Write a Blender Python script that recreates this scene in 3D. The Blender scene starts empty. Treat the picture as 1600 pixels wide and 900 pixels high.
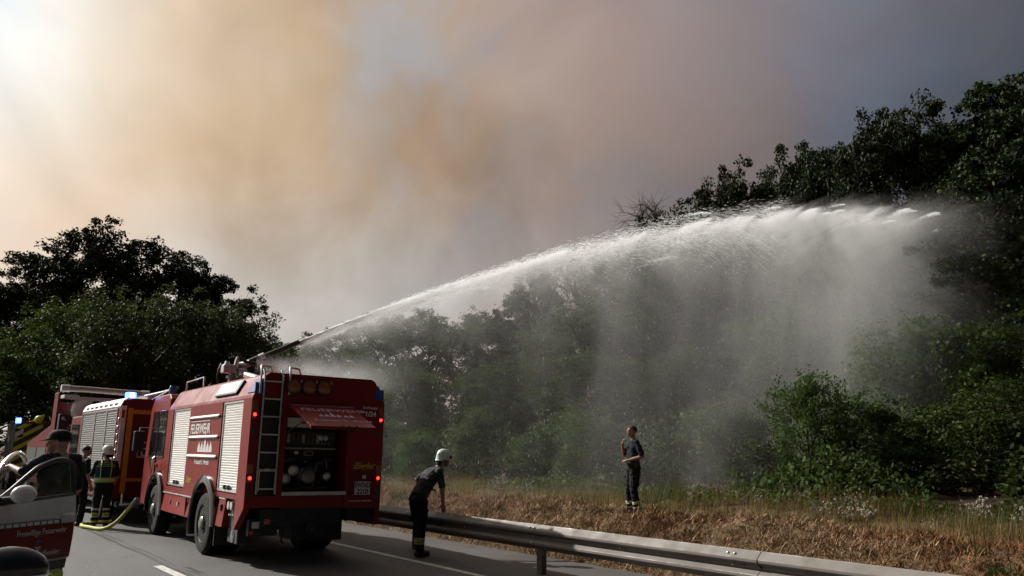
import bpy, bmesh, math, random
import numpy as np
from mathutils import Matrix, Vector, Euler, noise as mnoise

R = math.radians
PI = math.pi
scene = bpy.context.scene
COL = scene.collection

# ------------------------------------------------------------------ camera
# road runs along +Y, camera stands on the left lane looking 37 degrees to the right of it
CAM_H = 1.8
cam_d = bpy.data.cameras.new('camera')
cam = bpy.data.objects.new('camera', cam_d)
COL.objects.link(cam)
cam_d.sensor_width = 36.0
cam_d.lens = 36.0 * 1250.0 / 1600.0
cam_d.clip_start = 0.05
cam_d.clip_end = 3000
cam.location = (0, 0, CAM_H)
PITCH = math.atan((712 - 450) / 1250.0)
cam.rotation_mode = 'XYZ'
cam.matrix_world = (Matrix.Translation((0, 0, CAM_H)) @ Matrix.Rotation(R(-37), 4, 'Z')
                    @ Matrix.Rotation(PI / 2 + PITCH, 4, 'X') @ Matrix.Rotation(R(1.0), 4, 'Z'))
scene.camera = cam

# ------------------------------------------------------------------ sun, sky, exposure
SUN_AZ, SUN_EL = R(-25), R(33)
SUN_DIR = Vector((math.sin(SUN_AZ) * math.cos(SUN_EL), math.cos(SUN_AZ) * math.cos(SUN_EL), math.sin(SUN_EL)))
sl = bpy.data.lights.new('sun', 'SUN')
sl.energy = 5.0
sl.angle = R(0.6)
sl.color = (1.0, 0.955, 0.895)
sun = bpy.data.objects.new('sun', sl)
COL.objects.link(sun)
sun.rotation_euler = (-SUN_DIR).to_track_quat('-Z', 'Y').to_euler()

scene.view_settings.view_transform = 'Standard'
scene.view_settings.look = 'None'
scene.view_settings.exposure = 0.4
scene.view_settings.gamma = 1.0
scene.view_settings.use_curve_mapping = False
scene.render.engine = 'CYCLES'
cy = scene.cycles
cy.use_denoising = True
cy.use_adaptive_sampling = True
cy.adaptive_threshold = 0.02
cy.max_bounces = 6
cy.diffuse_bounces = 2
cy.glossy_bounces = 3
cy.transmission_bounces = 4
cy.volume_bounces = 2
cy.transparent_max_bounces = 12
cy.caustics_reflective = False
cy.caustics_refractive = False
cy.volume_step_rate = 1.0
cy.volume_max_steps = 96
cy.sample_clamp_indirect = 4.0


class NT:
    """tiny node-tree helper"""
    def __init__(self, tree):
        self.t = tree
        self.n = tree.nodes
        self.l = tree.links
        self.n.clear()

    def node(self, typ, **kw):
        nd = self.n.new(typ)
        for k, v in kw.items():
            if k.startswith('i_'):
                nd.inputs[k[2:].replace('_', ' ')].default_value = v
            else:
                setattr(nd, k, v)
        return nd

    def put(self, sock, v):
        if isinstance(v, bpy.types.NodeSocket):
            self.l.new(v, sock)
        elif v is not None:
            sock.default_value = v

    def math(self, op, a, b=None, c=None, clamp=False):
        nd = self.n.new('ShaderNodeMath')
        nd.operation = op
        nd.use_clamp = clamp
        self.put(nd.inputs[0], a)
        if b is not None:
            self.put(nd.inputs[1], b)
        if c is not None:
            self.put(nd.inputs[2], c)
        return nd.outputs[0]

    def vmath(self, op, a, b=None, out=0):
        nd = self.n.new('ShaderNodeVectorMath')
        nd.operation = op
        self.put(nd.inputs[0], a)
        if b is not None:
            self.put(nd.inputs[1], b)
        return nd.outputs[out]

    def mapr(self, v, a, b, c=0.0, d=1.0, smooth=False):
        nd = self.n.new('ShaderNodeMapRange')
        if smooth:
            nd.interpolation_type = 'SMOOTHSTEP'
        nd.clamp = True
        self.put(nd.inputs['Value'], v)
        self.put(nd.inputs['From Min'], a)
        self.put(nd.inputs['From Max'], b)
        self.put(nd.inputs['To Min'], c)
        self.put(nd.inputs['To Max'], d)
        return nd.outputs[0]

    def mix(self, f, a, b, mode='MIX'):
        nd = self.n.new('ShaderNodeMix')
        nd.data_type = 'RGBA'
        nd.blend_type = mode
        nd.clamp_factor = True
        self.put(nd.inputs[0], f)
        self.put(nd.inputs[6], a)
        self.put(nd.inputs[7], b)
        return nd.outputs[2]

    def noise(self, vec, scale, detail=3.0, rough=0.5, dist=0.0, dims='3D', out=0):
        nd = self.n.new('ShaderNodeTexNoise')
        nd.noise_dimensions = dims
        nd.inputs['Scale'].default_value = scale
        nd.inputs['Detail'].default_value = detail
        nd.inputs['Roughness'].default_value = rough
        nd.inputs['Distortion'].default_value = dist
        if vec is not None:
            self.l.new(vec, nd.inputs['Vector'])
        return nd.outputs[out]

    def ramp(self, f, stops, interp='LINEAR'):
        nd = self.n.new('ShaderNodeValToRGB')
        nd.color_ramp.interpolation = interp
        el = nd.color_ramp.elements
        while len(el) < len(stops):
            el.new(0.5)
        for e, (p, c) in zip(el, stops):
            e.position = p
            e.color = c if len(c) == 4 else (*c, 1)
        self.put(nd.inputs[0], f)
        return nd.outputs[0]


def c4(c):
    return (c[0], c[1], c[2], 1.0)


# world: hazy summer sky seen through a drifting bank of wildfire smoke, brighter towards the sun
world = bpy.data.worlds.new('World')
scene.world = world
world.use_nodes = True
N = NT(world.node_tree)
tc = N.node('ShaderNodeTexCoord')
dirv = N.vmath('NORMALIZE', tc.outputs['Generated'])
sky = N.node('ShaderNodeTexSky')
sky.sky_type = 'NISHITA'
sky.sun_disc = False
sky.sun_elevation = SUN_EL
sky.sun_rotation = SUN_AZ
sky.dust_density = 3.0
sky.air_density = 1.2
clear = N.vmath('MULTIPLY', sky.outputs[0], (0.035, 0.035, 0.035))
cosg = N.vmath('DOT_PRODUCT', dirv, tuple(SUN_DIR), out=1)
gam = N.math('ARCCOSINE', N.math('MINIMUM', cosg, 0.9999))
warpn = N.noise(dirv, 1.7, 3.0, 0.5, 0.0, out=1)
warp = N.vmath('ADD', dirv, N.vmath('MULTIPLY', N.vmath('SUBTRACT', warpn, (0.5, 0.5, 0.5)), (0.36, 0.36, 0.36)))
big = N.noise(warp, 2.1, 4.0, 0.52)
fine = N.noise(warp, 6.0, 5.0, 0.58)
hue = N.noise(N.vmath('ADD', warp, (3.1, 1.7, 0.4)), 2.6, 3.0, 0.5)
thick = N.math('ADD', N.math('MULTIPLY', big, 0.80), N.math('MULTIPLY', fine, 0.20))
# light scattered by the smoke falls off with the angle from the sun; the bank is ragged, so the angle is disturbed
gw = N.math('ADD', gam, N.math('MULTIPLY', N.math('SUBTRACT', hue, 0.5), 0.55))
q = N.math('DIVIDE', gam, 0.86)
bright = N.math('ADD', N.math('MULTIPLY', N.math('EXPONENT', N.math('MULTIPLY', N.math('MULTIPLY', q, q), -1.0)), 0.90), 0.014)
sepd = N.node('ShaderNodeSeparateXYZ')
N.l.new(dirv, sepd.inputs[0])
el_ = N.math('ADD', sepd.outputs[2], N.math('MULTIPLY', N.math('SUBTRACT', fine, 0.5), 0.16))
low = N.mapr(el_, 0.17, 0.36, 1.0, 0.0, True)      # thinner, paler haze below the plume
gk = N.math('DIVIDE', gw, 1.6)
tint = N.ramp(gk, [(0.22, (0.94, 1.03, 1.10)), (0.31, (1.0, 0.98, 0.92)), (0.375, (1.0, 0.86, 0.70)), (0.44, (1.0, 0.74, 0.50)), (0.54, (1.0, 0.70, 0.47)),
                   (0.61, (1.0, 0.77, 0.65)), (0.70, (1.0, 0.77, 0.71)), (0.80, (1.0, 0.84, 0.86)), (0.90, (0.80, 0.98, 1.35))])
tlow = N.ramp(gk, [(0.30, (1.0, 0.80, 0.66)), (0.43, (1.0, 0.83, 0.70)), (0.50, (1.0, 0.97, 0.91)), (0.62, (0.97, 0.97, 0.96)), (0.72, (1.0, 0.83, 0.70))])
smoke_c = N.mix(N.math('MULTIPLY', low, 0.85), tint, tlow)
shade = N.mapr(thick, 0.36, 0.64, 1.24, 0.78, smooth=True)
shade = N.math('MULTIPLY', shade, N.math('ADD', N.math('MULTIPLY', low, N.mapr(gam, 0.55, 0.85, -0.12, 0.34)), 1.0))
sm = N.node('ShaderNodeVectorMath', operation='SCALE')
N.l.new(smoke_c, sm.inputs[0])
N.l.new(N.math('MULTIPLY', bright, shade), sm.inputs['Scale'])
# gaps where the smoke thins and pale blue sky shows through
gapn = N.math('MAXIMUM', N.noise(N.vmath('ADD', warp, (11.2, 3.3, 8.4)), 3.1, 4.0, 0.55), N.noise(N.vmath('ADD', warp, (0.6, 0.9, 12.3)), 3.1, 4.0, 0.55))
gap = N.mapr(gapn, 0.53, 0.72, 0.0, 0.55, True)
pale = N.node('ShaderNodeVectorMath', operation='SCALE')
pale.inputs[0].default_value = (0.86, 1.02, 1.18)
N.l.new(bright, pale.inputs['Scale'])
gapc = N.mix(0.22, pale.outputs[0], clear)
skyc = N.mix(gap, sm.outputs[0], gapc)
bg = N.node('ShaderNodeBackground')
N.l.new(skyc, bg.inputs['Color'])
bg.inputs['Strength'].default_value = 1.0
wo = N.node('ShaderNodeOutputWorld')
N.l.new(bg.outputs[0], wo.inputs['Surface'])

# ------------------------------------------------------------------ materials
MATS = {}


def mat(name, base, rough=0.5, metal=0.0, var=0.12, vscale=6.0, bump=0.0, bscale=40.0, coat=0.0, spec=0.5,
        emit=None, estr=0.0, dirt=0.0, dirt_c=(0.10, 0.085, 0.065), island=0.0):
    """general procedural surface: base colour with uneven tone, optional dirt film, bump, coat"""
    m = bpy.data.materials.new(name)
    m.use_nodes = True
    T = NT(m.node_tree)
    tcd = T.node('ShaderNodeTexCoord')
    p = tcd.outputs['Object']
    n1 = T.noise(p, vscale, 4.0, 0.6)
    lo = tuple(max(0, c * (1 - var)) for c in base)
    hi = tuple(min(1, c * (1 + var)) for c in base)
    col = T.mix(T.mapr(n1, 0.3, 0.7), c4(lo), c4(hi))
    if island > 0:
        geo = T.node('ShaderNodeNewGeometry')
        k = T.mapr(geo.outputs['Random Per Island'], 0, 1, 1 - island, 1 + island)
        sc = T.node('ShaderNodeVectorMath', operation='SCALE')
        T.l.new(col, sc.inputs[0])
        T.l.new(k, sc.inputs['Scale'])
        col = sc.outputs[0]
    rr = T.mapr(T.noise(p, vscale * 2.3, 4.0, 0.6), 0.3, 0.7, max(0.02, rough * 0.8), min(1, rough * 1.25))
    if dirt > 0:
        n2 = T.noise(p, vscale * 0.7, 6.0, 0.65)
        f = T.math('MULTIPLY', T.mapr(n2, 0.42, 0.72), dirt)
        col = T.mix(f, col, c4(dirt_c))
        rr = T.math('ADD', rr, T.math('MULTIPLY', f, 0.4), clamp=True)
    b = T.node('ShaderNodeBsdfPrincipled')
    T.put(b.inputs['Base Color'], col)
    T.put(b.inputs['Roughness'], rr)
    b.inputs['Metallic'].default_value = metal
    b.inputs['Coat Weight'].default_value = coat
    b.inputs['Coat Roughness'].default_value = 0.12
    b.inputs['Specular IOR Level'].default_value = spec
    if emit:
        b.inputs['Emission Color'].default_value = c4(emit)
        b.inputs['Emission Strength'].default_value = estr
    if bump > 0:
        bp = T.node('ShaderNodeBump')
        bp.inputs['Strength'].default_value = bump
        bp.inputs['Distance'].default_value = 0.02
        T.put(bp.inputs['Height'], T.noise(p, bscale, 4.0, 0.6))
        T.l.new(bp.outputs[0], b.inputs['Normal'])
    o = T.node('ShaderNodeOutputMaterial')
    T.l.new(b.outputs[0], o.inputs['Surface'])
    MATS[name] = m
    return m


def leaf_mat(name, base, trans, var=0.45, warm=(0.10, 0.09, 0.02)):
    m = bpy.data.materials.new(name)
    m.use_nodes = True
    T = NT(m.node_tree)
    geo = T.node('ShaderNodeNewGeometry')
    oi = T.node('ShaderNodeObjectInfo')
    r = geo.outputs['Random Per Island']
    lo = tuple(c * (1 - var) for c in base)
    hi = tuple(c * (1 + var) for c in base)
    col = T.mix(r, c4(lo), c4(hi))
    col = T.mix(T.mapr(r, 0.86, 1.0, 0.0, 0.6), col, c4(warm))
    hs = T.node('ShaderNodeHueSaturation')
    T.put(hs.inputs['Color'], col)
    T.put(hs.inputs['Value'], T.mapr(oi.outputs['Random'], 0, 1, 0.75, 1.2))
    T.put(hs.inputs['Hue'], T.mapr(oi.outputs['Random'], 0, 1, 0.485, 0.515))
    d = T.node('ShaderNodeBsdfPrincipled')
    T.l.new(hs.outputs[0], d.inputs['Base Color'])
    d.inputs['Roughness'].default_value = 0.62
    d.inputs['Specular IOR Level'].default_value = 0.12
    t = T.node('ShaderNodeBsdfTranslucent')
    T.put(t.inputs['Color'], T.mix(1.0, hs.outputs[0], (1.0, 1.15, 0.5, 1), 'MULTIPLY'))
    mx = T.node('ShaderNodeMixShader')
    mx.inputs[0].default_value = trans
    T.l.new(d.outputs[0], mx.inputs[1])
    T.l.new(t.outputs[0], mx.inputs[2])
    o = T.node('ShaderNodeOutputMaterial')
    T.l.new(mx.outputs[0], o.inputs['Surface'])
    MATS[name] = m
    return m


def asphalt_mat(name, base, tracks=True):
    m = bpy.data.materials.new(name)
    m.use_nodes = True
    T = NT(m.node_tree)
    tcd = T.node('ShaderNodeTexCoord')
    p = tcd.outputs['Object']
    grain = T.noise(p, 55.0, 3.0, 0.7)
    agg = T.node('ShaderNodeTexVoronoi')
    agg.inputs['Scale'].default_value = 70.0
    T.l.new(p, agg.inputs['Vector'])
    large = T.noise(p, 0.35, 5.0, 0.6)
    sp = T.node('ShaderNodeVectorMath', operation='MULTIPLY')
    T.l.new(p, sp.inputs[0])
    sp.inputs[1].default_value = (1.3, 0.07, 1.0)
    streak = T.noise(sp.outputs[0], 1.0, 5.0, 0.6)
    v = T.math('ADD', T.math('MULTIPLY', grain, 0.5), T.math('MULTIPLY', large, 0.5))
    col = T.mix(T.mapr(v, 0.35, 0.65), c4(tuple(c * 0.75 for c in base)), c4(tuple(c * 1.3 for c in base)))
    col = T.mix(T.mapr(streak, 0.45, 0.7, 0, 0.5), col, c4(tuple(c * 0.68 for c in base)))
    pale = T.math('MULTIPLY', T.math('LESS_THAN', agg.outputs['Distance'], 0.14), T.math('GREATER_THAN', grain, 0.52))
    col = T.mix(T.math('MULTIPLY', pale, 0.6), col, (0.3, 0.29, 0.27, 1))
    sx = T.node('ShaderNodeVectorMath', operation='MULTIPLY')
    T.l.new(p, sx.inputs[0])
    sx.inputs[1].default_value = (1, 1, 0.2)
    cr = T.node('ShaderNodeTexVoronoi', feature='DISTANCE_TO_EDGE')
    cr.inputs['Scale'].default_value = 0.28
    T.l.new(T.vmath('ADD', sx.outputs[0], T.vmath('MULTIPLY', T.noise(p, 1.6, 4, 0.6, out=1), (0.9, 0.9, 0.9))), cr.inputs['Vector'])
    crack = T.mapr(cr.outputs['Distance'], 0.002, 0.006, 1.0, 0.0)
    col = T.mix(T.math('MULTIPLY', crack, T.mapr(large, 0.5, 0.6)), col, (0.012, 0.012, 0.012, 1))
    b = T.node('ShaderNodeBsdfPrincipled')
    T.put(b.inputs['Base Color'], col)
    T.put(b.inputs['Roughness'], T.mapr(large, 0.3, 0.7, 0.62, 0.78))
    b.inputs['Specular IOR Level'].default_value = 0.45
    bp = T.node('ShaderNodeBump')
    bp.inputs['Strength'].default_value = 0.55
    bp.inputs['Distance'].default_value = 0.012
    T.put(bp.inputs['Height'], T.math('SUBTRACT', T.math('ADD', grain, T.math('MULTIPLY', agg.outputs['Distance'], 0.6)),
                                      T.math('MULTIPLY', crack, 0.6)))
    T.l.new(bp.outputs[0], b.inputs['Normal'])
    o = T.node('ShaderNodeOutputMaterial')
    T.l.new(b.outputs[0], o.inputs['Surface'])
    MATS[name] = m
    return m


asphalt_mat('asphalt', (0.080, 0.079, 0.077))
asphalt_mat('asphalt_light', (0.072, 0.066, 0.060))
mat('seal', (0.022, 0.022, 0.022), 0.55, var=0.3, bump=0.2)
mat('road_paint', (0.62, 0.61, 0.57), 0.6, var=0.2, vscale=14, dirt=0.75, dirt_c=(0.12, 0.115, 0.11))
mat('soil', (0.13, 0.085, 0.048), 0.95, var=0.5, vscale=3.0, bump=1.0, bscale=18, spec=0.1)
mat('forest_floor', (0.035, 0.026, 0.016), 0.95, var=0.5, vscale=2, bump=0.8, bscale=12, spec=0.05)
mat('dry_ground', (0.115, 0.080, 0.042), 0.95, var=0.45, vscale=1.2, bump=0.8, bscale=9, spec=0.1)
mat('zinc', (0.165, 0.152, 0.137), 0.6, metal=0.25, var=0.14, vscale=2.2, dirt=0.55, dirt_c=(0.16, 0.13, 0.10))
mat('zinc_post', (0.15, 0.145, 0.135), 0.6, metal=0.4, var=0.25, dirt=0.6, dirt_c=(0.07, 0.06, 0.05))
mat('bolt', (0.5, 0.5, 0.48), 0.35, metal=0.9)
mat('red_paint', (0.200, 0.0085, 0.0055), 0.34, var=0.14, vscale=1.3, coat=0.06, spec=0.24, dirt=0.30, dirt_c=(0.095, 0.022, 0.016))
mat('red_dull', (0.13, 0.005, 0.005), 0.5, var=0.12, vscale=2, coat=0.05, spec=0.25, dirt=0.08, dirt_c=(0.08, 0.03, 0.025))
mat('shutter', (0.60, 0.59, 0.55), 0.42, metal=0.15, var=0.05, dirt=0.2, dirt_c=(0.35, 0.33, 0.28))
mat('shutter_grey', (0.070, 0.078, 0.068), 0.5, metal=0.1, var=0.06, dirt=0.2)
mat('lens_grey', (0.20, 0.20, 0.195), 0.5, var=0.3, vscale=12)
mat('roof_tube', (0.42, 0.34, 0.31), 0.5, var=0.15)
mat('alu', (0.62, 0.62, 0.61), 0.35, metal=0.8, var=0.08, dirt=0.25)
mat('alu_bright', (0.78, 0.78, 0.77), 0.25, metal=0.7, var=0.05)
mat('white_paint', (0.70, 0.70, 0.70), 0.35, var=0.05, coat=0.3, dirt=0.15, dirt_c=(0.4, 0.38, 0.34))
mat('black_plastic', (0.018, 0.018, 0.019), 0.45, var=0.2)
mat('black_gloss', (0.010, 0.010, 0.012), 0.16, var=0.1, coat=0.6)
mat('chassis', (0.022, 0.021, 0.020), 0.7, var=0.4, dirt=0.5, dirt_c=(0.05, 0.045, 0.04))
mat('tyre', (0.012, 0.0115, 0.011), 0.85, var=0.3, bump=0.25, bscale=60, dirt=0.3, dirt_c=(0.035, 0.03, 0.025), spec=0.25)
mat('rim', (0.055, 0.055, 0.055), 0.35, metal=0.6, var=0.25, dirt=0.4)
mat('chrome', (0.75, 0.75, 0.75), 0.12, metal=1.0, var=0.04)
mat('interior', (0.03, 0.031, 0.032), 0.6, var=0.4)
mat('steel', (0.22, 0.22, 0.215), 0.38, metal=0.8, var=0.2)
mat('orange_lens', (0.24, 0.06, 0.008), 0.18, var=0.1, coat=0.5)
mat('red_lens', (0.45, 0.015, 0.012), 0.2, var=0.1, coat=0.5)
mat('red_lit', (0.9, 0.05, 0.03), 0.3, emit=(1.0, 0.035, 0.02), estr=3.2)
mat('blue_lens', (0.02, 0.06, 0.28), 0.12, var=0.1, coat=0.6)
mat('blue_lit', (0.1, 0.2, 0.9), 0.2, emit=(0.06, 0.16, 1.0), estr=5.0)
mat('blue_core', (0.7, 0.8, 1.0), 0.2, emit=(0.6, 0.75, 1.0), estr=8.0)
mat('decal_white', (0.70, 0.69, 0.67), 0.4, var=0.08, dirt=0.2, dirt_c=(0.4, 0.3, 0.28))
mat('decal_blue_sheen', (0.42, 0.42, 0.56), 0.4, var=0.08)  # purple-blue reflection on the flap lettering, put into the decal colour
mat('decal_yellow', (0.55, 0.36, 0.04), 0.4, var=0.08)
mat('decal_orange', (0.62, 0.20, 0.015), 0.45, var=0.08)
mat('decal_black', (0.01, 0.01, 0.01), 0.5)
mat('plate', (0.62, 0.62, 0.60), 0.4, var=0.05)
mat('window', (0.012, 0.014, 0.016), 0.06, var=0.1, coat=0.3, spec=0.6)
mat('chevron_yellow', (0.55, 0.62, 0.04), 0.5, var=0.08)
mat('hose', (0.42, 0.45, 0.06), 0.65, var=0.18, vscale=9, bump=0.3, bscale=120)
mat('cloth_navy', (0.016, 0.018, 0.026), 0.85, var=0.3, bump=0.35, bscale=22, spec=0.2)
mat('cloth_grey', (0.036, 0.036, 0.040), 0.85, var=0.25, bump=0.35, bscale=22, spec=0.2)
mat('cloth_black', (0.012, 0.012, 0.013), 0.85, var=0.3, bump=0.4, bscale=18, spec=0.2)
mat('cloth_blue', (0.018, 0.035, 0.085), 0.85, var=0.25, bump=0.35, bscale=22, spec=0.2)
mat('boot', (0.012, 0.011, 0.010), 0.5, var=0.3, bump=0.2)
mat('skin', (0.42, 0.25, 0.18), 0.55, var=0.10, vscale=14)
mat('skin_tan', (0.30, 0.165, 0.11), 0.55, var=0.10, vscale=14)
mat('hair', (0.012, 0.009, 0.007), 0.6, var=0.3, bump=0.8, bscale=160)
mat('helmet_white', (0.62, 0.66, 0.62), 0.3, var=0.06, coat=0.4)
mat('helmet_mint', (0.50, 0.62, 0.54), 0.3, var=0.06, coat=0.4)
mat('reflex_yellow', (0.42, 0.52, 0.05), 0.5, var=0.12)
mat('reflex_silver', (0.55, 0.56, 0.52), 0.4, var=0.08)
mat('vest', (0.34, 0.50, 0.04), 0.7, var=0.12, bump=0.3, bscale=20)
mat('bark', (0.075, 0.058, 0.042), 0.9, var=0.4, vscale=3, bump=0.7, bscale=14, spec=0.2)
mat('bark_dead', (0.10, 0.088, 0.075), 0.9, var=0.3, bump=0.5, bscale=14, spec=0.2)
mat('straw', (0.27, 0.182, 0.10), 0.8, var=0.35, vscale=0.9, island=0.7, spec=0.2)
mat('rust_leaf', (0.18, 0.085, 0.037), 0.8, var=0.3, vscale=1.3, island=0.5, spec=0.2)
mat('thistle_head', (0.40, 0.37, 0.33), 0.9, var=0.15, island=0.2, spec=0.1)
leaf_mat('leaf_dark', (0.021, 0.031, 0.012), 0.13)
leaf_mat('leaf_mid', (0.052, 0.074, 0.024), 0.30)
leaf_mat('leaf_grey', (0.068, 0.085, 0.045), 0.24)
leaf_mat('leaf_bright', (0.055, 0.090, 0.022), 0.32)
leaf_mat('grass_dry', (0.19, 0.130, 0.055), 0.30, var=0.45, warm=(0.07, 0.12, 0.03))
leaf_mat('grass_green', (0.060, 0.088, 0.026), 0.30, var=0.4, warm=(0.2, 0.16, 0.06))

gm = bpy.data.materials.new('glass')
gm.use_nodes = True
T = NT(gm.node_tree)
gl = T.node('ShaderNodeBsdfGlossy')
gl.inputs['Roughness'].default_value = 0.03
gl.inputs['Color'].default_value = (0.9, 0.95, 1, 1)
tr = T.node('ShaderNodeBsdfTransparent')
tr.inputs['Color'].default_value = (0.40, 0.46, 0.52, 1)
fr = T.node('ShaderNodeFresnel')
fr.inputs['IOR'].default_value = 1.45
mx = T.node('ShaderNodeMixShader')
mx.inputs[0].default_value = 0.06
T.l.new(tr.outputs[0], mx.inputs[1])
T.l.new(gl.outputs[0], mx.inputs[2])
o = T.node('ShaderNodeOutputMaterial')
T.l.new(mx.outputs[0], o.inputs['Surface'])
MATS['glass'] = gm

# airborne water: bright scattering drops
wm = bpy.data.materials.new('water_drops')
wm.use_nodes = True
T = NT(wm.node_tree)
d = T.node('ShaderNodeBsdfDiffuse')
d.inputs['Color'].default_value = (0.95, 0.96, 0.97, 1)
t = T.node('ShaderNodeBsdfTranslucent')
t.inputs['Color'].default_value = (0.96, 0.97, 0.98, 1)
mx = T.node('ShaderNodeMixShader')
mx.inputs[0].default_value = 0.5
T.l.new(d.outputs[0], mx.inputs[1])
T.l.new(t.outputs[0], mx.inputs[2])
o = T.node('ShaderNodeOutputMaterial')
T.l.new(mx.outputs[0], o.inputs['Surface'])
MATS['water_drops'] = wm


# ------------------------------------------------------------------ mesh helpers
class MB:
    def __init__(self):
        self.v, self.f, self.m = [], [], []

    def add(self, verts, faces, m=0, M=None):
        b = len(self.v)
        if M is not None:
            verts = [M @ Vector(p) for p in verts]
        self.v += [tuple(p) for p in verts]
        self.f += [tuple(i + b for i in f) for f in faces]
        self.m += [m] * len(faces)
        return self

    def box(self, x0, x1, y0, y1, z0, z1, m=0, M=None):
        v = [(x0, y0, z0), (x1, y0, z0), (x1, y1, z0), (x0, y1, z0), (x0, y0, z1), (x1, y0, z1), (x1, y1, z1), (x0, y1, z1)]
        f = [(0, 3, 2, 1), (4, 5, 6, 7), (0, 1, 5, 4), (1, 2, 6, 5), (2, 3, 7, 6), (3, 0, 4, 7)]
        return self.add(v, f, m, M)

    def prism(self, poly, a, b, axis='x', m=0, M=None):
        """poly in the two other axes (in x,y,z order), extruded from a to b along axis"""
        n = len(poly)

        def pt(p, t):
            if axis == 'x':
                return (t, p[0], p[1])
            if axis == 'y':
                return (p[0], t, p[1])
            return (p[0], p[1], t)
        v = [pt(p, a) for p in poly] + [pt(p, b) for p in poly]
        f = [tuple(range(n)), tuple(range(2 * n - 1, n - 1, -1))]
        for i in range(n):
            j = (i + 1) % n
            f.append((i, i + n, j + n, j))
        return self.add(v, f, m, M)

    def loft(self, rings, m=0, M=None, close=True, cap=True):
        n = len(rings[0])
        v = [p for r in rings for p in r]
        f = []
        for k in range(len(rings) - 1):
            for i in range(n if close else n - 1):
                j = (i + 1) % n
                f.append((k * n + i, k * n + j, (k + 1) * n + j, (k + 1) * n + i))
        if cap:
            f.append(tuple(range(n - 1, -1, -1)))
            f.append(tuple((len(rings) - 1) * n + i for i in range(n)))
        return self.add(v, f, m, M)

    def tube(self, pts, r, n=8, m=0, M=None, cap=True, flat=1.0):
        pts = [Vector(p) for p in pts]
        rs = r if isinstance(r, (list, tuple)) else [r] * len(pts)
        rings = []
        ref = None
        for i, p in enumerate(pts):
            if i == 0:
                t = pts[1] - pts[0]
            elif i == len(pts) - 1:
                t = pts[-1] - pts[-2]
            else:
                t = (pts[i + 1] - pts[i]).normalized() + (pts[i] - pts[i - 1]).normalized()
            t = t.normalized() if t.length > 1e-9 else Vector((0, 0, 1))
            if ref is None:
                ref = Vector((0, 0, 1)) if abs(t.z) < 0.9 else Vector((1, 0, 0))
            a = t.cross(ref)
            if a.length < 1e-6:
                a = t.orthogonal()
            a.normalize()
            b = t.cross(a).normalized()
            ref = -b if False else ref
            rings.append([p + a * math.cos(2 * PI * k / n) * rs[i] + b * math.sin(2 * PI * k / n) * rs[i] * flat for k in range(n)])
        return self.loft(rings, m, M, True, cap)

    def lathe(self, prof, n=24, m=0, M=None, cap=True):
        rings = [[(r * math.cos(2 * PI * k / n), r * math.sin(2 * PI * k / n), z) for k in range(n)] for r, z in prof]
        return self.loft(rings, m, M, True, cap)

    def ball(self, c, r, n=12, m=0, M=None):
        rx, ry, rz = r if isinstance(r, (tuple, list)) else (r, r, r)
        rings = []
        k = max(4, n // 2)
        for i in range(k + 1):
            th = PI * (0.02 + 0.96 * i / k)
            rings.append([(c[0] + rx * math.sin(th) * math.cos(2 * PI * j / n), c[1] + ry * math.sin(th) * math.sin(2 * PI * j / n),
                           c[2] - rz * math.cos(th)) for j in range(n)])
        return self.loft(rings, m, M)

    def mesh(self, name, mats, smooth=False):
        me = bpy.data.meshes.new(name)
        me.from_pydata(self.v, [], self.f)
        for mm in (mats if isinstance(mats, (list, tuple)) else [mats]):
            me.materials.append(MATS[mm])
        me.polygons.foreach_set('material_index', self.m)
        bm = bmesh.new()
        bm.from_mesh(me)
        bmesh.ops.recalc_face_normals(bm, faces=bm.faces)
        bm.to_mesh(me)
        bm.free()
        if smooth:
            me.polygons.foreach_set('use_smooth', [True] * len(me.polygons))
            me.set_sharp_from_angle(angle=R(42))
        return me

    def build(self, name, mats, parent=None, smooth=False, bevel=0.0, seg=2, loc=None):
        me = self.mesh(name, mats, smooth)
        ob = bpy.data.objects.new(name, me)
        COL.objects.link(ob)
        if parent is not None:
            ob.parent = parent
        if loc is not None:
            ob.location = loc
        if bevel > 0:
            md = ob.modifiers.new('bevel', 'BEVEL')
            md.width = bevel
            md.segments = seg
            md.limit_method = 'ANGLE'
            md.angle_limit = R(35)
            md.harden_normals = False
        return ob


def fast_mesh(name, co, faces_n, idx, mats, matidx=None, smooth=False):
    """co (n,3) array, idx flat loop array with equal faces of size faces_n"""
    me = bpy.data.meshes.new(name)
    nf = len(idx) // faces_n
    me.vertices.add(len(co))
    me.vertices.foreach_set('co', np.asarray(co, np.float32).ravel())
    me.loops.add(len(idx))
    me.loops.foreach_set('vertex_index', np.asarray(idx, np.int32))
    me.polygons.add(nf)
    me.polygons.foreach_set('loop_start', np.arange(0, nf * faces_n, faces_n, dtype=np.int32))
    if matidx is not None:
        me.polygons.foreach_set('material_index', np.asarray(matidx, np.int32))
    for mm in (mats if isinstance(mats, (list, tuple)) else [mats]):
        me.materials.append(MATS[mm])
    me.update(calc_edges=True)
    me.validate()
    return me


def link(name, me, parent=None, loc=None):
    ob = bpy.data.objects.new(name, me)
    COL.objects.link(ob)
    if parent is not None:
        ob.parent = parent
    if loc is not None:
        ob.location = loc
    return ob


def tag(o, label=None, cat=None, group=None, kind=None):
    if label:
        o['label'] = label
    if cat:
        o['category'] = cat
    if group:
        o['group'] = group
    if kind:
        o['kind'] = kind
    return o


def thing(name, label, cat, loc=(0, 0, 0), rz=0.0, group=None, scale=1.0):
    o = bpy.data.objects.new(name, None)
    COL.objects.link(o)
    o.location = loc
    o.rotation_euler = (0, 0, rz)
    o.scale = (scale, scale, scale) if not isinstance(scale, tuple) else scale
    o.empty_display_size = 0.2
    return tag(o, label, cat, group)


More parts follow.
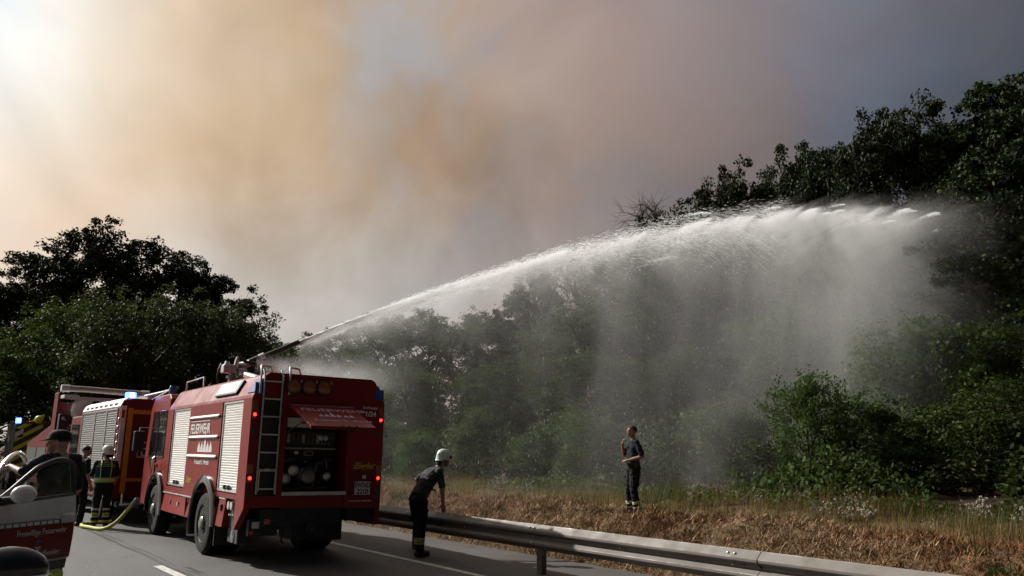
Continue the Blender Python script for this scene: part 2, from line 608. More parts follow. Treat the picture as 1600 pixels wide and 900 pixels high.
def copy_tree(o, parent=None):
    c = o.copy()
    COL.objects.link(c)
    c.parent = parent
    for ch in [q for q in bpy.data.objects if q.parent == o]:
        copy_tree(ch, c)
    return c


def text(s, size, M, material, name='lettering', parent=None, align='LEFT', depth=0.002, shear=0.0, sx=1.0, bold=0.0):
    cu = bpy.data.curves.new(name, 'FONT')
    cu.body = s
    cu.size = size
    cu.extrude = depth
    cu.align_x = align
    cu.shear = shear
    cu.offset = bold
    cu.resolution_u = 3
    tmp = bpy.data.objects.new('tmp', cu)
    COL.objects.link(tmp)
    dg = bpy.context.evaluated_depsgraph_get()
    me = bpy.data.meshes.new_from_object(tmp.evaluated_get(dg))
    bpy.data.objects.remove(tmp)
    bpy.data.curves.remove(cu)
    me.materials.clear()
    me.materials.append(MATS[material])
    me.transform(M @ Matrix.Diagonal((sx, 1, 1, 1)))
    ob = link(name, me, parent)
    return ob


def frame(origin, xdir, ydir):
    x = Vector(xdir).normalized()
    y = Vector(ydir).normalized()
    z = x.cross(y).normalized()
    y = z.cross(x)
    M = Matrix((x, y, z)).transposed().to_4x4()
    M.translation = Vector(origin)
    return M

# ------------------------------------------------------------------ the setting: ground, road, markings, guard rails
rng = np.random.default_rng(7)


def sstep(t):
    t = np.clip(t, 0, 1)
    return t * t * (3 - 2 * t)


def vnoise(x, y, s, seed=0):
    """cheap smooth value noise on arrays"""
    x = np.asarray(x, float) * s + seed * 17.3
    y = np.asarray(y, float) * s + seed * 9.1
    xi, yi = np.floor(x), np.floor(y)
    fx, fy = x - xi, y - yi
    fx, fy = fx * fx * (3 - 2 * fx), fy * fy * (3 - 2 * fy)

    def h(a, b):
        v = np.sin(a * 127.1 + b * 311.7 + seed * 74.7) * 43758.5453
        return v - np.floor(v)
    return (h(xi, yi) * (1 - fx) + h(xi + 1, yi) * fx) * (1 - fy) + (h(xi, yi + 1) * (1 - fx) + h(xi + 1, yi + 1) * fx) * fy


def ground_h(x, y):
    x = np.asarray(x, float)
    y = np.asarray(y, float)
    edge = 9.75 + 0.25 * (vnoise(y, y * 0, 0.35, 3) - 0.5)
    bank = sstep((x - edge) / 2.6) * (0.60 + 0.16 * vnoise(x * 0, y, 0.22, 5))
    bank += sstep((x - 12.2) / 14) * 0.35
    rough = (vnoise(x, y, 1.1, 1) - 0.5) * 0.20 + (vnoise(x, y, 2.9, 2) - 0.5) * 0.17 + (vnoise(x, y, 6.5, 4) - 0.5) * 0.09
    rough = rough * sstep((x - edge) / 0.8)
    far = sstep((y - 44) / 3) * 0.5 * sstep((9.5 - x) / 2) * sstep((x + 30) / 6)
    return bank + rough + far - 0.03


def axis(parts):
    out = []
    for a, b, st in parts:
        out += list(np.arange(a, b, st))
    return np.array(out + [parts[-1][1]])


gx = axis([(-500, -60, 55), (-60, -10, 5), (-10, 9.4, 1.6), (9.4, 14.2, 0.13), (14.2, 24, 0.5), (24, 60, 3), (60, 500, 55)])
gy = axis([(-200, -10, 38), (-10, 1, 1.2), (1, 27, 0.16), (27, 50, 0.8), (50, 90, 4), (90, 600, 60)])
GX, GY = np.meshgrid(gx, gy, indexing='ij')
co = np.stack([GX.ravel(), GY.ravel(), ground_h(GX, GY).ravel()], 1)
ny = len(gy)
ii, jj = np.meshgrid(np.arange(len(gx) - 1), np.arange(ny - 1), indexing='ij')
a = (ii * ny + jj).ravel()
idx = np.stack([a, a + ny, a + ny + 1, a + 1], 1).ravel()
me = fast_mesh('ground', co, 4, idx, 'dry_ground')
me.polygons.foreach_set('use_smooth', [True] * len(me.polygons))
tag(link('ground', me), 'dry brown ground with a low roadside bank', None, None, 'structure')

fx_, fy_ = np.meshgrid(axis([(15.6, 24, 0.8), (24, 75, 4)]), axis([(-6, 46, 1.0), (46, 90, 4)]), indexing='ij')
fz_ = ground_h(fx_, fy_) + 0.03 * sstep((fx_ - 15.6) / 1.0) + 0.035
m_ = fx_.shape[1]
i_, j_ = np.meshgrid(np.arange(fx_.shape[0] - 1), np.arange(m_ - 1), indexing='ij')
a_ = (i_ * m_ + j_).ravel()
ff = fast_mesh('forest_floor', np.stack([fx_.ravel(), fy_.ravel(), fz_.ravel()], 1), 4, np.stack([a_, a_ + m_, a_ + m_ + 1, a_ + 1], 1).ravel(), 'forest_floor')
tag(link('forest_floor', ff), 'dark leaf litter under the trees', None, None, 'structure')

MB().box(-9.5, 8.05, -30, 44, -0.20, 0.0).build('road', 'asphalt')['kind'] = 'structure'
MB().box(8.05, 9.78, -30, 37.8, -0.20, -0.002).build('road_shoulder', 'asphalt_light')['kind'] = 'structure'


def strip(name, x, w, y0, y1, z, material, wob=0.0, step=0.5):
    b = MB()
    ys = np.arange(y0, y1 + 1e-6, step)
    l, r = [], []
    for y in ys:
        o = wob * (mnoise.noise((x, y * 0.7, 0.3)))
        o2 = wob * 0.6 * (mnoise.noise((x + 5, y * 1.9, 0.3)))
        l.append((x - w / 2 + o, y, z))
        r.append((x + w / 2 + o + o2, y, z))
    n = len(ys)
    b.add(l + r, [(i, n + i, n + i + 1, i + 1) for i in range(n - 1)])
    ob = b.build(name, material)
    ob['kind'] = 'structure'
    return ob


strip('road_joint', 3.74, 0.075, -6, 37, 0.004, 'seal', 0.05, 0.25)
strip('road_joint', 3.86, 0.022, -6, 37, 0.004, 'seal', 0.07, 0.25)
strip('road_crack', 6.1, 0.018, 2, 12.6, 0.004, 'seal', 0.3, 0.2)
strip('edge_line', 7.40, 0.13, -6, 37, 0.004, 'road_paint', 0.012)
for y0 in (9.9, 21.9, 33.0):
    strip('lane_dash', 3.585, 0.15, y0, y0 + 4.0, 0.008, 'road_paint', 0.01)

# a skid mark by the rear wheel
b = MB()
for k in range(3):
    b.box(3.9 + k * 0.03, 3.915 + k * 0.03, 12.9 - k * 0.1, 13.7 - k * 0.06, 0.003, 0.004)
b.build('tyre_scuff', 'seal')['kind'] = 'structure'

PROFILE = [(0.09, 0.750), (0.085, 0.742), (0.004, 0.665), (0.0, 0.655), (0.0, 0.628), (0.006, 0.618), (0.085, 0.580), (0.085, 0.545),
           (0.006, 0.490), (0.0, 0.480), (0.0, 0.452), (0.006, 0.442), (0.085, 0.385), (0.09, 0.375)]


def beam_mesh(L, name='rail_section'):
    outer = [(x, z) for x, z in PROFILE]
    inner = [(x + 0.006, z - (0.003 if k < len(PROFILE) / 2 else -0.003)) for k, (x, z) in enumerate(PROFILE)][::-1]
    return MB().prism(outer + inner, 0, L, 'y').mesh(name, 'zinc')


BEAM = beam_mesh(4.02)
post = MB()
post.prism([(-0.05, -0.06), (0.05, -0.06), (0.05, -0.052), (-0.042, -0.052), (-0.042, 0.052), (0.05, 0.052), (0.05, 0.06), (-0.05, 0.06)],
           -0.3, 0.70, 'z')
post.box(-0.115, -0.05, -0.04, 0.04, 0.52, 0.64)
POST = post.mesh('post', 'zinc_post')
bt = MB()
bt.lathe([(0.017, 0), (0.017, 0.006), (0.012, 0.012), (0.004, 0.014)], 10, 0, Matrix.Rotation(-PI / 2, 4, 'Y'))
BOLT = bt.mesh('bolt', 'bolt', True)


def guard_rail(label, loc, rz, k0, k1):
    g = thing('guard_rail', label, 'guard rail', loc, rz)
    for k in range(k0, k1):
        y = k * 3.80
        link('rail_section', BEAM, g, (0.0 if k % 2 else 0.008, y - 0.35, 0))
        link('post', POST, g, (0.215, y, 0))
        for dy, z in ((-0.12, 0.700), (-0.02, 0.700)):
            bo = link('bolt', BOLT, g, (0.036, y + dy + 0.1, z))
            bo.rotation_euler = (0, R(42), 0)
        link('bolt', BOLT, g, (0.084, y + 0.05, 0.562))
        link('bolt', BOLT, g, (0.084, y + 1.95, 0.562))
        bo = link('bolt', BOLT, g, (0.02, y + 0.02, 0.482))
        bo.rotation_euler = (0, R(42), 0)
    return g


guard_rail('long galvanised steel guard rail beside the leaning firefighter', (8.15, 10.2, 0), R(0.6), -3, 8)
guard_rail('short stretch of far guard rail left of the distant vehicles', (-11.6, 37.3, 0), R(-90 + 2), 0, 4)

# ------------------------------------------------------------------ vegetation
def blades(name, pos, length, width, lean, azim, mats, matidx=None, curve=0.6):
    n = len(pos)
    L = np.asarray(length).reshape(-1, 1)
    W = np.asarray(width).reshape(-1, 1) * 0.5
    d = np.stack([np.cos(azim), np.sin(azim), np.zeros(n)], 1)
    s = np.stack([-np.sin(azim), np.cos(azim), np.zeros(n)], 1)
    ln = np.asarray(lean).reshape(-1, 1)
    up = np.array([[0, 0, 1.0]])
    mid = pos + L * 0.55 * (np.cos(ln) * up + np.sin(ln) * d)
    l2 = ln + curve * np.abs(rng.normal(0.5, 0.35, (n, 1)))
    tip = mid + L * 0.45 * (np.cos(l2) * up + np.sin(l2) * d)
    V = np.empty((n, 5, 3))
    V[:, 0] = pos - s * W
    V[:, 1] = pos + s * W
    V[:, 2] = mid - s * W * 0.8
    V[:, 3] = mid + s * W * 0.8
    V[:, 4] = tip
    b = (np.arange(n) * 5)[:, None]
    F = np.concatenate([b + np.array([[0, 1, 3]]), b + np.array([[0, 3, 2]]), b + np.array([[2, 3, 4]])], 1)
    mi = None if matidx is None else np.repeat(matidx, 3)
    return fast_mesh(name, V.reshape(-1, 3), 3, F.ravel(), mats, mi)


def scatter(n, x0, x1, y0, y1, dens=None):
    x = rng.uniform(x0, x1, n)
    y = rng.uniform(y0, y1, n)
    if dens is not None:
        k = rng.uniform(0, 1, n) < dens(x, y)
        x, y = x[k], y[k]
    return np.stack([x, y, ground_h(x, y)], 1)


# cut straw and dead leaves lying on the bank
P = scatter(105000, 9.75, 13.0, 1.5, 27, lambda x, y: 0.25 + 0.75 * sstep((x - 9.7) / 0.5) * (0.35 + 0.9 * (vnoise(x, y, 0.9, 11))))
n = len(P)
P[:, 2] += rng.uniform(-0.02, 0.06, n)
me = blades('straw_litter', P, rng.uniform(0.05, 0.26, n), rng.uniform(0.006, 0.018, n), rng.uniform(0.5, 1.75, n), rng.uniform(0, 6.283, n),
            ['straw', 'rust_leaf'], (vnoise(P[:, 0], P[:, 1], 0.7, 13) + rng.normal(0, 0.22, n) > 0.55).astype(int))
tag(link('straw_litter', me), 'brown cut straw and dead leaves covering the roadside bank', 'straw', None, 'stuff')

# tall dry grass on the crest
P = scatter(86000, 12.0, 17.4, 0.5, 42, lambda x, y: (0.10 + 0.90 * sstep((x - 12.0) / 1.2)) * (0.08 + 1.1 * vnoise(x, y, 0.8, 21) ** 2 + 0.35 * vnoise(x, y, 2.6, 25) ** 2) * np.where(x < 16.5, 1.0, 0.7))
n = len(P)
hgt = (0.12 + 0.46 * rng.uniform(0, 1, n) ** 2.6) * (0.35 + 1.0 * vnoise(P[:, 0], P[:, 1], 0.5, 22)) * (0.45 + 0.55 * sstep((P[:, 0] - 12.0) / 1.5))
gr = (vnoise(P[:, 0], P[:, 1], 0.5, 23) + rng.normal(0, 0.15, n) > 0.62).astype(int)
me = blades('dry_grass', P, hgt * 1.3, rng.uniform(0.004, 0.009, n), np.abs(rng.normal(0.22, 0.2, n)), rng.uniform(0, 6.283, n), ['grass_dry', 'grass_green'], gr, 0.5)
tag(link('dry_grass', me), 'tall dry grass growing along the top of the bank', 'grass', None, 'stuff')

# leafy undergrowth at the foot of the trees, one dark mass
n = 66000
x = 16.4 + 12.0 * rng.uniform(0, 1, n)
y = rng.uniform(2, 47, n)
hh = (0.5 + 2.6 * vnoise(x, y, 0.42, 31) ** 1.3) * (0.16 + 0.84 * sstep((x - 16.4) / 5.0))
pz = ground_h(x, y) + hh * rng.uniform(0, 1, n) ** 0.7
k_ = vnoise(x, y, 0.55, 33) > 0.22
pos = np.stack([x, y, pz], 1)[k_]
n = len(pos)
nr = rng.normal(0, 1, (n, 3)) + np.array([0, 0, 0.6])
nr /= np.linalg.norm(nr, axis=1)[:, None]
ta = np.cross(nr, rng.normal(0, 1, (n, 3)))
ta /= np.linalg.norm(ta, axis=1)[:, None]
bi_ = np.cross(nr, ta)
sz = rng.uniform(0.08, 0.2, (n, 1))
V = np.stack([pos - ta * sz * 0.5, pos + bi_ * sz * 0.3, pos + ta * sz * 0.5, pos - bi_ * sz * 0.3], 1)
tag(link('undergrowth', fast_mesh('undergrowth', V.reshape(-1, 3), 4, np.arange(n * 4), 'leaf_mid')), 'dark leafy undergrowth along the foot of the forest edge', 'undergrowth', None, 'stuff')

# green tufts sprouting through the straw: things of their own
TUFT = []
for s in range(3):
    n = 130
    a = rng.uniform(0, 6.283, n)
    r = 0.16 * np.sqrt(rng.uniform(0, 1, n))
    P = np.stack([np.cos(a) * r, np.sin(a) * r, np.zeros(n) - 0.03], 1)
    TUFT.append(blades('tuft', P, rng.uniform(0.10, 0.24, n), rng.uniform(0.010, 0.022, n), np.abs(rng.normal(0.5, 0.3, n)), a + rng.normal(0, 0.5, n),
                       ['grass_green'], None, 0.9))
tufts = [(11.1, 11.2, 1.0, 'small green weed tuft in the straw below the standing firefighter'),
         (10.4, 5.3, 1.4, 'broad green weed patch just above the guard rail at lower right'),
         (11.9, 5.2, 1.0, 'green weed tuft on the bank above the broad patch'),
         (11.2, 4.6, 1.0, 'green weed tuft near the right end of the bank'),
         (10.6, 6.9, 0.9, 'low dull green tuft in the shaded hollow of the bank'),
         (11.7, 20.6, 1.5, 'green weed tuft on the bank right behind the fire engine'),
         (12.3, 7.3, 0.7, 'tiny green tuft at the crest near the white thistles')]
for i, (x, y, s, lab) in enumerate(tufts):
    t = link('weed_tuft', TUFT[i % 3])
    t.location = (x, y, float(ground_h(x, y)) + 0.02)
    t.scale = (s, s, s * 0.9)
    tag(t, lab, 'weed', 'green weeds in the straw')


# thistles gone to seed
def thistle_meshes(seed, tall):
    r = random.Random(seed)
    st, hd, lf = MB(), MB(), MB()
    n = r.randint(5, 8)
    for k in range(n):
        a = r.uniform(0, 6.283)
        sp = r.uniform(0.05, 0.34)
        top = Vector((math.cos(a) * sp, math.sin(a) * sp, tall * r.uniform(0.6, 1.0)))
        p = [Vector((math.cos(a) * 0.02, math.sin(a) * 0.02, -0.05)), Vector((top.x * 0.4, top.y * 0.4, top.z * 0.55)), top]
        st.tube(p, [0.007, 0.005, 0.003], 4)
        tips = [top]
        for q in range(r.randint(2, 4)):
            t = r.uniform(0.6, 0.95)
            base = p[1].lerp(top, (t - 0.5) * 2)
            tip = base + Vector((r.uniform(-0.12, 0.12), r.uniform(-0.12, 0.12), r.uniform(0.06, 0.18)))
            st.tube([base, tip], [0.003, 0.002], 3)
            tips.append(tip)
        for tp in tips:
            rr = r.uniform(0.014, 0.030)
            for q in range(14):
                v = Vector((r.gauss(0, 1), r.gauss(0, 1), r.gauss(0.4, 1))).normalized()
                u = v.orthogonal().normalized() * rr * 0.45
                w = v.cross(u)
                c = tp + v * rr * 0.6
                hd.add([c - u - w, c + u - w, c + v * rr], [(0, 1, 2)])
        for q in range(7):
            z = r.uniform(0.1, 0.8)
            c = p[0].lerp(p[1], min(1, z * 1.6)) if z < 0.6 else p[1].lerp(top, (z - 0.6) * 2)
            aa = r.uniform(0, 6.283)
            d = Vector((math.cos(aa), math.sin(aa), r.uniform(-0.2, 0.5)))
            s = Vector((-math.sin(aa), math.cos(aa), 0)) * 0.012
            Lf = r.uniform(0.06, 0.15)
            lf.add([c, c + d * Lf * 0.5 + s, c + d * Lf, c + d * Lf * 0.5 - s], [(0, 1, 2, 3)])
    return st.mesh('stem', 'grass_dry'), hd.mesh('seed_head', 'thistle_head'), lf.mesh('leaf', 'grass_green')


TH = [thistle_meshes(s, t) for s, t in ((1, 0.75), (2, 0.95), (3, 1.15), (4, 0.65))]
spots = []
r = random.Random(5)
for y, x, k in [(8.3, 13.1, 1), (8.0, 13.4, 2), (7.8, 13.0, 0), (8.6, 13.6, 1), (7.6, 13.5, 3), (8.1, 13.8, 2)]:
    spots.append((x, y, k, 'thistle of the dense white clump at the bank crest', 'dense thistle clump on the crest'))
for k in range(7):
    spots.append((r.uniform(12.9, 14.8), r.uniform(4.6, 6.9), r.randrange(4), 'white seeded thistle among the grass at the far right of the bank', 'thistles at the right end'))
for k in range(10):
    spots.append((r.uniform(12.4, 14.4), r.uniform(15.2, 19.8), r.randrange(4), 'pale thistle between the two firefighters on the bank', 'thistles between the firefighters'))
for k in range(6):
    spots.append((r.uniform(12.3, 13.4), r.uniform(20.5, 23.6), r.randrange(4), 'pale thistle beside the rear edge of the fire engine', 'thistles beside the fire engine'))
for k in range(7):
    spots.append((r.uniform(13.2, 15.0), r.uniform(9.2, 14.0), r.randrange(4), 'lone pale thistle in the grass around the standing firefighter', 'thistles near the standing firefighter'))
for x, y, k, lab, grp in spots:
    t = thing('thistle', lab, 'thistle', (x, y, float(ground_h(x, y))), r.uniform(0, 6.28), grp, r.uniform(0.5, 0.78))
    link('stem', TH[k][0], t)
    link('seed_head', TH[k][1], t)['kind'] = 'stuff'
    link('leaf', TH[k][2], t)['kind'] = 'stuff'


# ---- trees
def make_tree(seed, H, Rc, base, lobes, leaves, lsize, leafm, flat=1.0, per=70, droop=0.0, bare=False, cl_r=0.55):
    """returns (wood mesh, leaf mesh): trunk and limbs run to lobes, lobes carry leafy twigs; height H, crown radius Rc, crown starts at base"""
    r = random.Random(seed)
    g = np.random.default_rng(seed)
    wood = MB()
    tr = 0.018 * H + 0.04
    bend = [Vector((r.uniform(-1, 1), r.uniform(-1, 1), 0)) * 0.035 * H for _ in range(4)]
    tp = [Vector((0, 0, -0.4)), Vector((0, 0, base * 0.5)) + bend[0] * 0.3, Vector((0, 0, base)) + bend[0] * 0.6,
          Vector((0, 0, base + (H - base) * 0.45)) + bend[1], Vector((0, 0, H * 0.90)) + bend[2]]
    wood.tube(tp, [tr * 1.5, tr * 1.0, tr * 0.85, tr * 0.5, tr * 0.08], 8)

    def trunk_at(z):
        for p, q in zip(tp[:-1], tp[1:]):
            if p.z <= z <= q.z:
                return p.lerp(q, (z - p.z) / (q.z - p.z))
        return tp[-1]
    cz = (base + H) / 2
    rz = (H - base) / 2
    centres = []
    tw_a, tw_b = [], []
    lob = [(Vector((bend[2].x, bend[2].y, H - Rc * 0.32)), Rc * 0.40)]
    for k in range(lobes):
        th = k * 2.399 + r.uniform(-0.4, 0.4)
        u = (k + 0.5) / lobes
        zz = cz - rz * 0.86 + 2 * rz * u * 0.86
        rad = Rc * math.sqrt(max(0.06, 1 - ((zz - cz) / (rz * 1.02)) ** 2)) * r.uniform(0.55, 0.86)
        c = Vector((math.cos(th) * rad, math.sin(th) * rad, zz))
        lob.append((c, Rc * r.uniform(0.26, 0.42)))
    for c, lr in lob:
        z0 = max(base * 0.8, c.z - (0.5 + 0.5 * r.random()) * (Vector((c.x, c.y, 0)).length) * 0.9 - 0.3)
        a0 = trunk_at(min(z0, H * 0.8))
        mid = a0.lerp(c, 0.5) + Vector((r.uniform(-1, 1), r.uniform(-1, 1), r.uniform(0, 1))) * lr * 0.25
        wood.tube([a0, mid, c], [tr * 0.42, tr * 0.27, tr * 0.10], 6)
        nsub = max(5, int(14 * (lr / (Rc * 0.34)) ** 2))
        for q in range(nsub):
            v = Vector((r.gauss(0, 1), r.gauss(0, 1), r.gauss(0.25, 0.9))).normalized()
            e = c + Vector((v.x, v.y, v.z * flat)) * lr * r.uniform(0.45, 1.12)
            s0 = mid.lerp(c, r.uniform(0.2, 1.0))
            m2 = s0.lerp(e, 0.55) + Vector((0, 0, lr * 0.10))
            wood.tube([s0, m2, e], [tr * 0.10, tr * 0.06, tr * 0.02], 4, cap=False)
            centres.append(e)
            for w in range(2 if not bare else 5):
                e2 = e + Vector((r.gauss(0, 1), r.gauss(0, 1), r.gauss(0.1, 0.8))) * cl_r * 0.9
                wood.tube([m2.lerp(e, r.random()), e2], [tr * 0.035, tr * 0.012], 3, cap=False)
                centres.append(e2)
    if bare:
        return wood.mesh('trunk', 'bark_dead'), None
    C = np.array([tuple(c) for c in centres])
    k = int(min(len(C) * per, leaves))
    # sprays: each twig end is a loose, flattened spray of leaves
    ci = g.integers(0, len(C), k)
    sc = g.uniform(0.6, 1.3, len(C))[ci][:, None] * cl_r
    off = g.normal(0, 1, (k, 3))
    off /= np.linalg.norm(off, axis=1)[:, None]
    off *= (g.uniform(0, 1, (k, 1)) ** 0.5) * sc
    off[:, 2] *= 0.65
    pos = C[ci] + off
    pos[:, 2] -= droop * np.linalg.norm(off[:, :2], axis=1)
    s = lsize * g.uniform(0.6, 1.35, (k, 1))
    nrm = g.normal(0, 1, (k, 3)) + np.array([0, 0, 0.7]) + off / (cl_r + 1e-6) * 0.5
    nrm /= np.linalg.norm(nrm, axis=1)[:, None]
    tan = np.cross(nrm, g.normal(0, 1, (k, 3)))
    tan /= np.linalg.norm(tan, axis=1)[:, None] + 1e-9
    bit = np.cross(nrm, tan)
    V = np.empty((k, 4, 3))
    V[:, 0] = pos - tan * s * 0.5
    V[:, 1] = pos + bit * s * 0.30 + nrm * s * 0.08
    V[:, 2] = pos + tan * s * 0.5
    V[:, 3] = pos - bit * s * 0.30 + nrm * s * 0.08
    lm = fast_mesh('crown', V.reshape(-1, 3), 4, np.arange(k * 4), leafm)
    return wood.mesh('trunk', 'bark'), lm


TREES = {
    'oakA': make_tree(11, 16.0, 5.4, 3.2, 17, 62000, 0.21, 'leaf_dark'),
    'oakB': make_tree(12, 16.0, 5.0, 3.0, 16, 62000, 0.21, 'leaf_dark'),
    'oakC': make_tree(13, 16.5, 4.4, 2.6, 18, 62000, 0.20, 'leaf_dark', cl_r=0.5),
    'ashA': make_tree(21, 11.0, 4.0, 1.4, 15, 30000, 0.16, 'leaf_mid', cl_r=0.5),
    'ashB': make_tree(22, 11.0, 3.6, 1.2, 15, 30000, 0.16, 'leaf_mid', cl_r=0.45),
    'willow': make_tree(31, 9.0, 3.5, 0.8, 16, 34000, 0.14, 'leaf_grey', droop=0.35, cl_r=0.5),
    'sparse': make_tree(41, 13.0, 3.6, 3.0, 12, 9000, 0.17, 'leaf_mid', cl_r=0.5),
    'bush': make_tree(51, 3.2, 1.5, 0.15, 11, 13000, 0.10, 'leaf_bright', droop=0.25, cl_r=0.30),
    'bushB': make_tree(52, 3.2, 1.4, 0.15, 10, 13000, 0.10, 'leaf_mid', droop=0.1, cl_r=0.30),
    'dead': make_tree(61, 14.0, 2.4, 6.0, 7, 0, 0.1, 'leaf_mid', bare=True, cl_r=0.5),
}
BASE_H = {'oakA': (16.0, 5.4), 'oakB': (16.0, 5.0), 'oakC': (16.5, 4.4), 'ashA': (11.0, 4.0), 'ashB': (11.0, 3.6), 'willow': (9.0, 3.5),
          'sparse': (13.0, 3.6), 'bush': (3.2, 1.5), 'bushB': (3.2, 1.4), 'dead': (14.0, 2.4)}


def tree(kind, x, y, top, label, rot, wide=1.0, name=None, group=None, cat=None):
    z = float(ground_h(x, y)) - 0.05
    s = (top - z) / BASE_H[kind][0]
    nm = name or ('bush' if kind.startswith('bush') else 'dead_tree' if kind == 'dead' else 'tree')
    t = thing(nm, label, cat or ('bush' if nm == 'bush' else 'tree'), (x, y, z), R(rot), group, (s * wide, s * wide, s))
    wood, crown = TREES[kind]
    link('trunk', wood, t)
    if crown:
        link('crown', crown, t)
    return t


GL, GM, GR = 'trees behind the parked fire engines', 'trees behind the water curtain', 'tall dark trees at the right'
tree('oakA', 1.5, 62, 11.4, 'broad dark tree cut by the left edge of the picture', 10, 1.0, group=GL)
tree('oakB', 4.6, 60.5, 12.6, 'dark tree second from the left edge, lower than its right neighbour', 80, 1.0, group=GL)
tree('oakC', 7.4, 58, 13.6, 'dark tree left of the tallest crown above the fire engines', 30, 1.15, group=GL)
tree('oakA', 10.2, 56, 15.2, 'tallest round-topped dark tree above the fire engines', 200, 1.0, group=GL)
tree('oakB', 13.2, 54, 13.9, 'dark tree on the right shoulder of the tallest crown', 140, 0.95, group=GL)
tree('oakC', 15.6, 51.8, 12.6, 'dark tree with its crown sloping down behind the nozzle', 300, 1.0, group=GL)
tree('ashA', 17.6, 53, 9.4, 'last dark tree of the left group, just above the nozzle', 20, 0.8, group=GL)
tree('ashB', 3.4, 48.5, 7.0, 'low leafy tree at the left edge behind the white car', 60, 1.5, group=GL)
tree('ashA', 6.6, 46.5, 9.0, 'green tree right behind the truck with the white roof gear', 250, 1.15, group=GL)
tree('willow', 9.6, 42.5, 9.2, 'grey-green willow-like tree behind the fire engine cab', 40, 1.05, group=GL)
tree('willow', 12.5, 41.5, 9.0, 'second grey-green tree, right of the first, behind the water nozzle', 170, 0.92, group=GL)
tree('ashB', 1.2, 45.0, 6.0, 'small leafy tree cut by the left picture edge', 100, 1.5, group=GL)
tree('ashA', 22.5, 58, 9.6, 'distant low tree just right of the nozzle tip', 15, 1.2, group=GM)
tree('ashB', 20.8, 49.5, 8.4, 'low tree below the first metres of the jet', 115, 1.3, group=GM)
tree('ashB', 23.6, 50.5, 9.9, 'feathery tree under the start of the water jet', 75, 1.2, group=GM)
tree('ashA', 24.6, 46, 10.4, 'rounded hazy tree above the right corner of the fire engine', 190, 1.05, group=GM)
tree('ashB', 26.6, 43.5, 10.5, 'hazy tree above the leaning firefighter', 310, 1.15, group=GM)
tree('ashA', 29.3, 42.5, 10.4, 'hazy tree in the dip of the skyline under the jet', 95, 1.0, group=GM)
tree('ashB', 30.2, 39.5, 10.2, 'hazy tree just left of the taller step in the skyline', 35, 1.1, group=GM)
tree('oakC', 28.6, 36.0, 12.4, 'hazy tree where the skyline steps up below the jet', 55, 0.9, group=GM)
tree('sparse', 30.0, 33.6, 13.0, 'thin-crowned hazy tree with sky showing through its branches', 130, 1.1, group=GM)
tree('ashA', 28.2, 31.2, 9.6, 'bushy tree half dissolved in the mist mid picture', 215, 1.25, group=GM)
tree('oakB', 33.0, 31.6, 13.6, 'hazy tree below the middle of the water arc', 15, 0.9, group=GM)
tree('sparse', 31.5, 27.6, 13.4, 'open-branched tree behind the falling spray with bare fork showing', 290, 1.1, group=GM)
tree('dead', 35.0, 31.9, 17.3, 'bare dead tree with twigs sticking up above the jet', 40, 1.1, group=GM)
tree('dead', 31.9, 33.6, 14.6, 'small bare treetop poking through the jet left of the dead tree', 120, 0.7, group=GM)
tree('ashB', 36.4, 32.0, 16.3, 'narrow leafy treetop beside the dead twigs above the jet', 70, 0.7, group=GM)
tree('oakA', 33.0, 24.6, 15.9, 'dark tree at the left end of the high right-hand skyline', 65, 0.62, group=GR)
tree('oakB', 34.2, 22.6, 16.8, 'dark tree above the end of the jet, second in the high skyline', 150, 0.65, group=GR)
tree('oakC', 35.6, 21.0, 16.8, 'dark narrow tree above the crest of the water arc', 250, 0.75, group=GR)
tree('oakA', 36.2, 18.9, 17.9, 'dark pointed tree right of the crest of the water arc', 330, 0.66, group=GR)
tree('oakB', 37.2, 16.6, 17.6, 'dark tree left of the highest crown at the right edge', 20, 0.72, group=GR)
tree('oakC', 37.4, 13.9, 18.4, 'highest dark tree near the right edge of the picture', 110, 0.95, group=GR)
tree('oakA', 38.2, 11.0, 18.0, 'dark tree cut by the right edge of the picture', 85, 0.75, group=GR)
tree('oakB', 31.4, 24.6, 10.6, 'lower dark tree behind the brightest spray', 205, 0.9, group=GR)
tree('ashA', 32.6, 20.2, 11.4, 'dark tree inside the spray below the arc crest', 165, 1.1, group=GR)
tree('oakC', 33.4, 17.0, 11.6, 'dark tree at the outer end of the spray', 285, 1.2, group=GR)
tree('oakA', 33.6, 13.2, 12.4, 'dark tree right of the spray, below the highest crown', 45, 1.15, group=GR)
tree('ashB', 33.2, 10.4, 9.0, 'dark leafy tree low at the right picture edge', 235, 1.6, group=GR)
tree('ashA', 29.6, 20.2, 7.4, 'low tree behind the standing firefighter, in the mist', 5, 1.2, group=GR)
tree('ashB', 29.2, 16.0, 6.6, 'low tree right of the bright green bush', 335, 1.4, group=GR)
tree('ashA', 29.4, 12.2, 6.4, 'low shaded tree near the right edge above the thistles', 175, 1.5, group=GR)
tree('ashB', 27.6, 24.4, 6.6, 'low tree in the mist left of the standing firefighter', 145, 1.4, group=GR)
tree('ashA', 26.0, 29.0, 6.6, 'low tree in the mist between the two firefighters', 265, 1.4, group=GM)
tree('ashB', 24.0, 33.0, 6.2, 'low tree in the mist right of the fire engine', 85, 1.5, group=GM)
tree('ashA', 21.2, 37.0, 6.2, 'low tree peeking out beside the fire engine roof', 25, 1.4, group=GM)
GB = 'bushes along the forest edge'
tree('bush', 16.4, 28.0, 2.5, 'light green bush right beside the fire engine', 30, 1.0, group=GB)
tree('bushB', 18.4, 26.6, 3.2, 'dull green bush behind the leaning firefighter', 80, 1.2, group=GB)
tree('bushB', 18.8, 23.2, 2.6, 'low misty bush between the two firefighters', 140, 1.2, group=GB)
tree('bush', 18.6, 20.2, 3.0, 'yellow-green bush left of the standing firefighter', 200, 1.05, group=GB)
